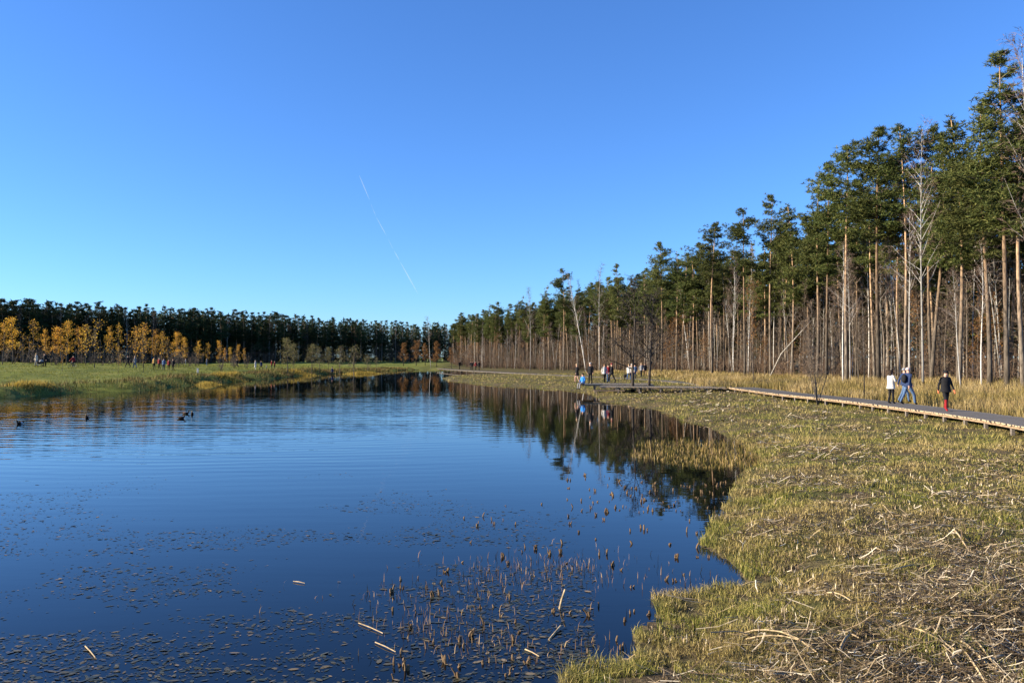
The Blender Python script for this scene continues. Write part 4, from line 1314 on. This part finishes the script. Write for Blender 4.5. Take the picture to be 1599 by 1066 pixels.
for px, top, d, var, sxy, lab in [(449, 532, 122, 0, 1.25, 'round olive-green tree, largest on the lawn across the pond'), (459, 540, 128, 0, 1, 'olive tree half hidden behind the round one'), (487, 541, 132, 0, 1.1, 'olive tree next to the round one'), (499, 545, 138, 1, 1, 'thin olive tree behind its neighbour'),
                                  (513, 545, 145, 0, .9, 'small yellowish-green tree in the middle of the lawn row'), (531, 544, 142, 1, 1.2, 'sparse grey-green tree beside the lone lawn walker'), (553, 543, 140, 1, 1.3, 'sparse spreading tree near the lawn tip'), (574, 556, 150, 1, 1.1, 'small bush tree at the lawn tip'), (588, 558, 170, 1, 1, 'smallest bush tree before the rusty oaks')]:
    park(px, top, 0, d, 'o', var, lab, 'tree', 'olive trees on the lawn', 'park_tree', sxy)
for px, top, d, var, sxy, lab in [(630, 537, 205, 0, 1, 'rust-leaved oak standing foremost at the far end of the pond'), (650, 534, 212, 1, 1.1, 'thin-leaved rusty oak beside the foremost one'), (664, 538, 216, 1, 1, 'bare-topped rusty oak at the end of the pond'), (682, 535, 208, 0, 1, 'rusty oak at the pond corner by the pale leaning stem'),
                                  (705, 545, 190, 1, .9, 'low rusty oak where forest and pond corner meet')]:
    park(px, top, 0, d, 'k', var, lab, 'tree', 'rusty oaks at the far end of the pond', 'oak_tree', sxy)
pl = []
for k in range(60):
    px = rng.uniform(-10, 390); x, y = atd(px, rng.uniform(118, 160)); pl.append((rng.randrange(3), x, y, g1(x, y), rng.uniform(0, 6.28), rng.uniform(.5, 1.3)))
merged('lawn_thicket', [[(a, [0])] for a in shrubs], pl, 'bare grey-brown saplings and twigs among the yellow birches', 'thicket', [M['twig']])
x, y = atd(673, 200); t = place_tree('birch_tree', birches[1], x, y, 0, 13 / 17, 'lone pale birch stem slanting up at the far end of the pond', 'tree'); t.rotation_euler = (0, -.09, 0)

# ------------------------------------------------------------------ people
def colmat(name, c, rough=.8):
    if name not in M: M[name] = plain(name, c, rough, .2, .1, 12)
    return M[name]
CL = {'black': (.012, .012, .014), 'navy': (.02, .035, .09), 'white': (.52, .50, .47), 'cream': (.62, .52, .40), 'blue': (.03, .20, .55), 'jeans': (.07, .12, .22), 'red': (.22, .012, .016), 'darkred': (.22, .03, .03), 'grey': (.22, .22, .23), 'brown': (.16, .09, .045),
      'ochre': (.40, .24, .07), 'skin': (.55, .33, .24), 'hair': (.03, .02, .014), 'fair': (.42, .30, .17), 'pink': (.66, .46, .40), 'glove': (.62, .15, .07), 'grayhair': (.45, .43, .41)}
def cm(k): return colmat('cloth_' + k, CL[k], .85)

def skin_mesh(name, joints, bones, mats, bone_mat, sub=1):
    """one continuous skinned body from joints {name:(pos, r)} and bones [(a,b)]"""
    names = list(joints)
    idx = {n: i for i, n in enumerate(names)}
    me = bpy.data.meshes.new(name + '_cage')
    me.from_pydata([joints[n][0] for n in names], [(idx[a], idx[b]) for a, b in bones], [])
    ob = bpy.data.objects.new(name + '_cage', me)
    COL.objects.link(ob)
    md = ob.modifiers.new('skin', 'SKIN'); md.use_smooth_shade = True
    sv = me.skin_vertices[0].data
    for n in names:
        r = joints[n][1]
        sv[idx[n]].radius = r if isinstance(r, tuple) else (r, r)
    for v in sv: v.use_root = False
    sv[0].use_root = True
    if sub:
        s = ob.modifiers.new('sub', 'SUBSURF'); s.levels = sub; s.render_levels = sub
    bpy.context.view_layer.update()
    dg = bpy.context.evaluated_depsgraph_get()
    out = bpy.data.meshes.new_from_object(ob.evaluated_get(dg))
    out.name = name
    bpy.data.objects.remove(ob); bpy.data.meshes.remove(me)
    out.materials.clear()
    for m in mats: out.materials.append(m)
    A = np.array([joints[a][0] for a, b in bones], float); B = np.array([joints[b][0] for a, b in bones], float)
    bmi = np.array([bone_mat[(a, b)] for a, b in bones])
    C = np.empty(len(out.polygons) * 3); out.polygons.foreach_get('center', C); C = C.reshape(-1, 1, 3)
    E = (B - A)[None]
    t = np.clip(((C - A[None]) * E).sum(2) / ((E * E).sum(2) + 1e-9), 0, 1)
    d = np.linalg.norm(C - A[None] - E * t[..., None], axis=2)
    out.polygons.foreach_set('material_index', bmi[d.argmin(1)].astype(np.int32))
    out.polygons.foreach_set('use_smooth', [True] * len(out.polygons))
    out.update()
    return out

def person(loc, rz, label, top='black', legs='black', shoes='black', hair='hair', hat=None, pose='stand', h=1.7, coat=.0, gloves=None, detail=False, backpack=None, group=None, boots=None, longhair=False, phase=1.0):
    """facing local +Y"""
    root = link('person', None, None, loc, rz, h / 1.72)
    tag(root, label, 'person', group)
    J = {}
    sit = pose in ('sit', 'ride')
    J['pelvis'] = ((0, 0, .93), .135)
    J['spine'] = ((0, .0, 1.13), .135)
    J['chest'] = ((0, .0 if pose != 'ride' else .12, 1.33), .15)
    cy = J['chest'][0][1]
    J['neck'] = ((0, cy + .01, 1.47), .058)
    J['head'] = ((0, cy + .03, 1.575), .085)
    J['crown'] = ((0, cy + .02, 1.655), .072)
    bones = [('pelvis', 'spine'), ('spine', 'chest'), ('chest', 'neck'), ('neck', 'head'), ('head', 'crown')]
    bmx = {('pelvis', 'spine'): 0, ('spine', 'chest'): 0, ('chest', 'neck'): 0, ('neck', 'head'): 1, ('head', 'crown'): 1}
    st = {'walk': .30 * phase, 'stand': .03, 'look': .02}.get(pose, 0)
    for s, nm in ((-1, 'l'), (1, 'r')):
        J['sh' + nm] = ((.175 * s, cy, 1.385), .07)
        sw = -st * s * .8
        if pose == 'look':       # both hands held up in front
            el, wr, ti = (.24 * s, .06, 1.13), (.09 * s, .27, 1.17), (.03 * s, .33, 1.2)
        elif pose == 'ride':
            el, wr, ti = (.25 * s, .32, 1.15), (.24 * s, .52, 1.02), (.24 * s, .60, 1.0)
        elif pose == 'sit':
            el, wr, ti = (.26 * s, .0, 1.12), (.2 * s, .22, 1.02), (.16 * s, .30, 1.0)
        else:
            el, wr, ti = (.245 * s, sw * .45 - .02, 1.12), (.265 * s, sw * .95 + .05, .88), (.265 * s, sw * 1.1 + .08, .79)
        J['el' + nm] = (el, .05); J['wr' + nm] = (wr, .036); J['hand' + nm] = (ti, .036)
        J['hip' + nm] = ((.085 * s, 0, .88), .10)
        f = st * s
        if pose == 'sit':
            kn, an, to = (.11 * s, .42, .88), (.12 * s, .50, .46), (.12 * s, .63, .40)
        elif pose == 'ride':
            kn, an, to = (.11 * s, .32, .72 + .09 * s), (.11 * s, .12 + .08 * s, .38 + .1 * s), (.11 * s, .27 + .08 * s, .34 + .1 * s)
        else:
            kn, an, to = (.095 * s, f * .75 + (.04 if f < .1 else .06), .48), (.10 * s, f * 1.15 - (.06 if f < 0 else 0), .085 + (.05 if f < -.1 else 0)), (.115 * s, f * 1.15 + .15, .035)
        J['kn' + nm] = (kn, .066); J['an' + nm] = (an, .048); J['toe' + nm] = (to, .04)
        for a, b, m in (('chest', 'sh' + nm, 0), ('sh' + nm, 'el' + nm, 0), ('el' + nm, 'wr' + nm, 0), ('wr' + nm, 'hand' + nm, 4 if gloves else 1),
                        ('pelvis', 'hip' + nm, 2), ('hip' + nm, 'kn' + nm, 2), ('kn' + nm, 'an' + nm, 3 if boots else 2), ('an' + nm, 'toe' + nm, 3)):
            bones.append((a, b)); bmx[(a, b)] = m
        if detail:
            w_, t_ = Vector(wr), Vector(ti)
            d_ = (t_ - w_).normalized()
            sd = d_.cross(Vector((1, 0, 0))).normalized()
            for k in range(4):
                e = t_ + d_ * (.055 - .008 * abs(k - 1.4)) + sd * (k - 1.5) * .02 + Vector((-s * .012, 0, 0))
                J['f%s%d' % (nm, k)] = (tuple(e), .009)
                bones.append(('hand' + nm, 'f%s%d' % (nm, k))); bmx[bones[-1]] = 4 if gloves else 1
            e = w_.lerp(t_, .5) + sd * .05 + d_ * .03
            J['th' + nm] = (tuple(e), .010); bones.append(('wr' + nm, 'th' + nm)); bmx[bones[-1]] = 4 if gloves else 1
    if pose == 'sit':   # seat height is where the thing they sit on is: pelvis just above it
        for k in J: J[k] = ((J[k][0][0], J[k][0][1], J[k][0][2] - .80), J[k][1])
    dz = -.80 if pose == 'sit' else 0
    me = skin_mesh('body', J, bones, [cm(top), cm('skin'), cm(legs), cm(boots or shoes), cm(gloves or 'skin')], bmx)
    link('body', me, root)
    hb = MB()
    hx, hy, hz = 0, cy + .015, 1.625 + dz
    col = hat or hair
    hb.ellipsoid((hx, hy - .012, hz), (.092, .108, .115 if not hat else .125), 0, 10, 6, -.12 if not longhair else -.5, 1)
    if longhair: hb.ellipsoid((hx, hy - .06, hz - .12), (.09, .06, .17), 0, 8, 5)
    link('hat' if hat else 'hair', hb.mesh('hair', [cm(col)], True), root)
    if detail:
        fb = MB()
        fb.tube([(0, hy + .088, hz - .02), (0, hy + .112, hz - .05)], [.008, .014], 5)
        link('nose', fb.mesh('nose', [cm('skin')], True), root)
        eb = MB()
        for s in (-1, 1): eb.ellipsoid((.032 * s, hy + .084, hz - .02), (.012, .008, .008), 0, 6, 4)
        link('eyes', eb.mesh('eyes', [cm('black')], True), root)
        mb_ = MB(); mb_.ellipsoid((0, hy + .086, hz - .085), (.022, .008, .006), 0, 6, 4)
        link('mouth', mb_.mesh('mouth', [cm('darkred')], True), root)
    if coat > 0:
        cb = MB()
        n = 12
        rings = [(1.44, .085, .085), (1.38, .205, .125), (1.25, .20, .145), (1.10, .185, .14), (.98, .20, .15), (.93 - coat, .215 + coat * .15, .165 + coat * .12)]
        V, F = [], []
        for z_, rx, ry in rings:
            for k in range(n):
                t = 2 * math.pi * k / n
                V.append((rx * math.cos(t), (cy if z_ > 1.2 else cy * .5) + ry * math.sin(t), z_ + dz))
        for j in range(len(rings) - 1):
            for k in range(n):
                F.append((j * n + k, (j + 1) * n + k, (j + 1) * n + (k + 1) % n, j * n + (k + 1) % n))
        cb.add(V, F)
        link('jacket', cb.mesh('jacket', [cm(top)], True), root)
    if backpack:
        bb = MB(); bb.ellipsoid((0, -.2, 1.22 + dz), (.15, .10, .22), 0, 10, 6)
        link('backpack', bb.mesh('backpack', [cm(backpack)], True), root)
    return root

def on_deck(px, py, z=DECK_Z + .02): return at(px, py, z)
p = on_deck(1477, 641.5); person(p, R(180), 'woman in black jacket and hat with red boots walking towards the pond viewer', 'black', 'black', 'red', hat='black', pose='walk', h=1.72, coat=.12, gloves='glove', detail=True, boots='red', phase=.6, group='walkers on the boardwalk')
p = on_deck(1391.5, 630); person(p, R(-70), 'person in white jacket and dark trousers looking at held hands on the boardwalk', 'white', 'black', 'black', 'hair', pose='look', h=1.66, coat=.16, detail=True, longhair=True, group='walkers on the boardwalk')
p = on_deck(1418, 631.5); person(p, R(-80), 'walker in navy jacket, pale hat, jeans and black backpack', 'navy', 'jeans', 'black', hat='pink', pose='walk', h=1.78, coat=.08, detail=True, backpack='black', phase=.8, group='walkers on the boardwalk')
p = on_deck(1412, 628.5); person(p, R(-84), 'walker in grey hat half hidden behind the one with the backpack', 'navy', 'jeans', 'black', hat='grey', pose='walk', h=1.74, coat=.05, phase=-.9, group='walkers on the boardwalk')
PZ = .80
def mid(px, py, z, rz, label, **kw): person(at(px, py, z), R(rz), label, group='people at the platform', **kw)
mid(901, 597.8, PZ, 95, 'woman in dark dress standing at the end of the platform', top='black', legs='skin', hair='fair', pose='walk', phase=.4, h=1.66, coat=.25)
mid(922, 599.2, PZ, 150, 'grey-haired man in black standing behind the seated one in blue', top='black', legs='black', hair='grayhair', pose='stand', h=1.78, coat=.1)
person((at(915, 601.8, .80).x, 64.25, .80), R(128), 'person in bright blue jacket sitting on the platform edge', top='blue', legs='grey', hair='hair', pose='sit', h=1.7, coat=.02, group='people at the platform')
mid(944, 597.5, PZ, 200, 'person in white jacket standing in the close trio on the platform', top='white', legs='black', hair='brown', pose='walk', phase=.6, h=1.62, coat=.1)
mid(950, 597.2, PZ, 180, 'person in red top in the middle of the close trio', top='red', legs='jeans', hair='hair', pose='stand', h=1.62, coat=.05)
mid(955.5, 597.8, PZ, 90, 'person in dark jacket on the outer side of the close trio', top='black', legs='black', hair='darkred', pose='walk', phase=.9, h=1.7, coat=.1)
FZ = .60
mid(982, 593.5, FZ, -30, 'person in white coat carrying a dark bag on the path', top='white', legs='jeans', hair='fair', pose='walk', phase=.7, h=1.7, coat=.15)
mid(986.5, 593, FZ, 170, 'second person in white next to the one with the bag', top='cream', legs='black', hair='grayhair', pose='walk', phase=.5, h=1.72, coat=.15)
mid(991.5, 592, FZ, 170, 'person in blue half behind the alder trunk', top='jeans', legs='navy', hair='hair', pose='stand', h=1.66, coat=.05)
mid(1001.5, 588.5, FZ, 180, 'grey-clad person farther along the path between the alders', top='grey', legs='black', hair='fair', pose='walk', h=1.7, coat=.1)
mid(1007, 588.5, FZ, 180, 'dark-clad person farther along the path between the alders', top='black', legs='brown', hair='hair', pose='walk', phase=-.8, h=1.7, coat=.1)
hb = MB(); hb.ellipsoid((0, 0, .16), (.2, .1, .17), 0, 8, 5); hb.tube([(-.12, 0, .3), (0, 0, .5), (.12, 0, .3)], [.012] * 3, 4)
q = at(980, 593, FZ); o = link('handbag', hb.mesh('handbag', [cm('black')], True), None, (q.x - .25, q.y - .1, q.z + .28)); tag(o, 'dark bag held by the person in the white coat', 'bag')

def lawn_pt(px, d):
    x, y = atd(px, d); return Vector((x, y, g1(x, y)))
LAWN = [(57, 101, 100, 'woman in pale coat pushing the pram on the lawn', dict(top='cream', legs='grey', hair='fair', coat=.2, pose='walk', phase=.5)),
        (70, 101, 170, 'man in dark clothes beside the pram', dict(top='black', legs='black', hair='hair', coat=.1, pose='stand', h=1.78)),
        (200, 110, 100, 'dark stroller of the pair behind the thin trunk', dict(top='black', legs='black', hair='hair', coat=.1, pose='walk')),
        (211, 110, 100, 'stroller in grey-blue of the pair behind the thin trunk', dict(top='grey', legs='jeans', hair='fair', coat=.15, pose='walk', phase=.7)),
        (241, 113, 180, 'person in ochre jacket, first in the group of five', dict(top='ochre', legs='black', hair='hair', coat=.1)),
        (249, 114, 180, 'person in red and dark trousers, second in the group of five', dict(top='darkred', legs='black', hair='fair', coat=.08)),
        (256, 113, 180, 'person in blue jacket in the middle of the group of five', dict(top='jeans', legs='navy', hair='hair', coat=.1)),
        (264, 114, 180, 'person in dark red, fourth in the group of five', dict(top='darkred', legs='black', hair='hair', coat=.1, h=1.6)),
        (270.5, 113, 170, 'person in black, last in the group of five', dict(top='black', legs='black', hair='hair', coat=.1, h=1.75)),
        (290, 150, 100, 'small pale figure under the last bright birch', dict(top='white', legs='grey', hair='hair', h=1.4)),
        (297, 150, 100, 'small dark figure under the last bright birch', dict(top='black', legs='black', hair='hair', h=1.5)),
        (323, 148, 90, 'small figure in light blue along the yellow row', dict(top='grey', legs='jeans', hair='hair', h=1.5)),
        (370.5, 140, 90, 'lone walker in black below the end of the yellow row', dict(top='black', legs='black', hair='hair', coat=.1, pose='walk')),
        (399, 140, 90, 'person in long white coat on the lawn path', dict(top='white', legs='white', hair='white', coat=.35)),
        (408, 141, 90, 'person in dark clothes behind the one in white', dict(top='navy', legs='black', hair='hair', coat=.1, pose='walk')),
        (416.5, 136, 90, 'child standing on the lawn path', dict(top='grey', legs='black', hair='hair', h=1.1)),
        (424.5, 143, 90, 'person in red by the lawn path', dict(top='red', legs='black', hair='hair', coat=.1)),
        (429, 143, 90, 'second person in dark red by the lawn path', dict(top='darkred', legs='black', hair='hair', coat=.1, h=1.62)),
        (519, 140, 90, 'lone figure in blue among the olive trees', dict(top='navy', legs='black', hair='hair', coat=.1, pose='walk'))]
for px, d, rz, lab, kw in LAWN:
    person(lawn_pt(px, d), R(rz), lab, group='people on the lawn across the pond', **kw)
for px, d, lab in [(722, 158, 'dark figure of the couple on the far boardwalk'), (727, 158, 'second figure of the couple on the far boardwalk'), (770, 150, 'first walker of the far boardwalk four'), (774, 149, 'second walker of the far boardwalk four'),
                   (780, 147, 'third walker of the far boardwalk four, in red'), (790, 145, 'last walker of the far boardwalk four')]:
    x, y = atd(px, d)
    xx = float(np.interp(y, [88, 104, 128, 156, 178], [14.5, 8.5, -1, -11, -17])) + 1.0
    person((xx, y, .60), R(30), lab, top='darkred' if 'red' in lab else 'black', legs='black', pose='walk', coat=.1, group='people on the far boardwalk')

# pram
pr = link('pram', None, None, lawn_pt(62.5, 100), R(10)); tag(pr, 'dark pram on the lawn between the couple', 'pram')
b = MB(); b.ellipsoid((0, 0, .62), (.42, .22, .24), 0, 12, 6, -1, .25); link('basket', b.mesh('basket', [cm('black')], True), pr)
b = MB(); b.ellipsoid((.18, 0, .68), (.27, .22, .30), 0, 12, 5, 0, 1); link('hood', b.mesh('hood', [cm('grey')], True), pr)
b = MB(); b.tube([(-.35, 0, .6), (-.62, 0, .98), (-.68, 0, 1.0)], [.018] * 3, 5); b.tube([(-.3, .18, .2), (.3, .18, .55)], [.015] * 2, 5); b.tube([(-.3, -.18, .2), (.3, -.18, .55)], [.015] * 2, 5); link('frame', b.mesh('frame', [cm('grey')]), pr)
def wheel_mesh(r, t, mat):
    b = MB(); n = 16
    b.tube([(r * math.cos(2 * math.pi * k / n), 0, r * math.sin(2 * math.pi * k / n)) for k in range(n + 1)], [t] * (n + 1), 5, cap=False)
    for k in range(6):
        a = math.pi * k / 6
        b.tube([(r * math.cos(a), 0, r * math.sin(a)), (-r * math.cos(a), 0, -r * math.sin(a))], [.004] * 2, 3)
    return b.mesh('wheel', [mat])
wh = wheel_mesh(.13, .02, cm('black'))
for sx in (-.3, .3):
    for sy in (-.2, .2): link('wheel', wh, pr, (sx, sy, .15))
# bicycle with rider
c = lawn_pt(115, 102)
bk = link('bicycle', None, None, c, R(75)); tag(bk, 'bicycle ridden across the lawn by the person in red', 'bicycle')
wh = wheel_mesh(.33, .018, cm('black'))
for yy in (-.5, .52):
    o = link('wheel', wh, bk, (0, yy, .34)); o.rotation_euler = (0, 0, R(90))
b = MB()
for a_, b_ in [((0, -.5, .34), (0, -.02, .32)), ((0, -.02, .32), (0, -.16, .82)), ((0, -.5, .34), (0, -.14, .72)), ((0, -.02, .32), (0, .36, .78)), ((0, -.14, .74), (0, .34, .86)), ((0, .52, .34), (0, .36, .98))]:
    b.tube([a_, b_], [.018, .018], 5)
link('frame', b.mesh('frame', [cm('grey')]), bk)
b = MB(); b.tube([(-.28, .5, 1.0), (0, .36, 1.0), (.28, .5, 1.0)], [.014] * 3, 5); link('handlebar', b.mesh('handlebar', [cm('black')]), bk)
b = MB(); b.ellipsoid((0, -.17, .86), (.07, .13, .035), 0, 8, 4); link('saddle', b.mesh('saddle', [cm('black')], True), bk)
person(c + Vector((math.sin(R(75)) * .12, -math.cos(R(75)) * .12, 0)), R(75), 'cyclist in red jacket riding over the lawn', top='red', legs='black', hair='hair', pose='ride', coat=.02, group='people on the lawn across the pond')
# small white post on the lawn
b = MB(); b.box((0, 0, .3), (.22, .12, .6)); b.box((0, 0, .63), (.26, .16, .06))
o = link('marker_post', b.mesh('marker_post', [cm('white')]), None, lawn_pt(309, 104)); tag(o, 'small white marker post at the lip of the far bank', 'post')

# ------------------------------------------------------------------ ducks
def duck(px, py, rz, label, head='hair', pale='grey'):
    J = {'mid': ((0, 0, .06), .105), 'rear': ((0, -.15, .07), .075), 'tail': ((0, -.27, .115), .018), 'breast': ((0, .13, .065), .085), 'neck': ((0, .19, .15), .04),
         'throat': ((0, .205, .215), .034), 'head': ((0, .235, .25), .046), 'bill': ((0, .30, .236), .018), 'tip': ((0, .335, .228), .012)}
    bn = [('mid', 'rear'), ('rear', 'tail'), ('mid', 'breast'), ('breast', 'neck'), ('neck', 'throat'), ('throat', 'head'), ('head', 'bill'), ('bill', 'tip')]
    bm_ = {k: v for k, v in zip(bn, [1, 0, 0, 0, 2, 2, 3, 3])}
    root = link('duck', None, None, at(px, py, 0), R(rz), .78); tag(root, label, 'duck', 'ducks on the pond')
    link('body', skin_mesh('duck_body', J, bn, [cm('hair'), cm(pale), cm(head), cm('ochre')], bm_), root)
duck(31, 662, 165, 'duck swimming alone nearest the picture edge', 'black', 'white')
duck(136, 653, 195, 'duck swimming alone between the edge and the three others', 'black', 'grey')
duck(283, 653.5, -90, 'dark duck in front of the group of three', 'hair', 'hair')
duck(290, 646.5, -80, 'farther duck of the group of three', 'hair', 'brown')
duck(300, 647.5, 200, 'duck turned to the viewer in the group of three', 'hair', 'grey')

# ------------------------------------------------------------------ vapour trail
def trail_mat():
    m, nt, b = new_mat('vapour')
    b.inputs['Base Color'].default_value = (.9, .9, .9, 1)
    b.inputs['Roughness'].default_value = 1
    b.inputs['Specular IOR Level'].default_value = 0
    tc = nt.nodes.new('ShaderNodeTexCoord')
    n = nt.nodes.new('ShaderNodeTexNoise'); n.inputs['Scale'].default_value = .008; n.inputs['Detail'].default_value = 3
    nt.links.new(tc.outputs['Object'], n.inputs['Vector'])
    r = ramp(nt, [(.35, (.03, .03, .03)), (.65, (.11, .11, .11))])
    nt.links.new(n.outputs['Fac'], r.inputs[0])
    tl = nt.nodes.new('ShaderNodeBsdfTranslucent'); tl.inputs[0].default_value = (.95, .95, .95, 1)
    tp = nt.nodes.new('ShaderNodeBsdfTransparent')
    m1 = nt.nodes.new('ShaderNodeMixShader'); m1.inputs[0].default_value = .5
    nt.links.new(b.outputs[0], m1.inputs[1]); nt.links.new(tl.outputs[0], m1.inputs[2])
    m2 = nt.nodes.new('ShaderNodeMixShader')
    nt.links.new(r.outputs[0], m2.inputs[0]); nt.links.new(tp.outputs[0], m2.inputs[1]); nt.links.new(m1.outputs[0], m2.inputs[2])
    nt.links.new(m2.outputs[0], nt.nodes['Material Output'].inputs['Surface'])
    return m
tm = trail_mat()
tr = link('vapour_trail', None, None, (0, 0, 0)); tag(tr, 'broken thin white vapour trail slanting down the sky', 'vapour trail')
def sky_pt(px, py, d):
    u = (px - 799.5) / F_PX; v = (533 - py) / F_PX; t = R(PITCH)
    return Vector((u, math.cos(t) - v * math.sin(t), math.sin(t) + v * math.cos(t))) * d + Vector((0, 0, CAM_H))
for a, b_, w in [((561, 274), (577, 312), 1.0), ((579, 318), (587, 338), .45), ((588, 340), (604, 369), .9), ((606, 373), (614, 389), .4), ((615, 391), (624, 407), .9), ((625, 409), (653, 459), 1.3)]:
    b = MB(); P = [sky_pt(a[0] + (b_[0] - a[0]) * k / 6, a[1] + (b_[1] - a[1]) * k / 6, 3600 + 30 * k) for k in range(7)]
    b.tube(P, [.4 * w, 1.5 * w, 2.0 * w, 2.1 * w, 2.0 * w, 1.4 * w, .4 * w], 8, cap=False)
    link('trail_segment', b.mesh('trail_segment', [tm], True), tr)
print('tris', sum(len(m.polygons) for m in bpy.data.meshes), 'objects', len(bpy.data.objects))
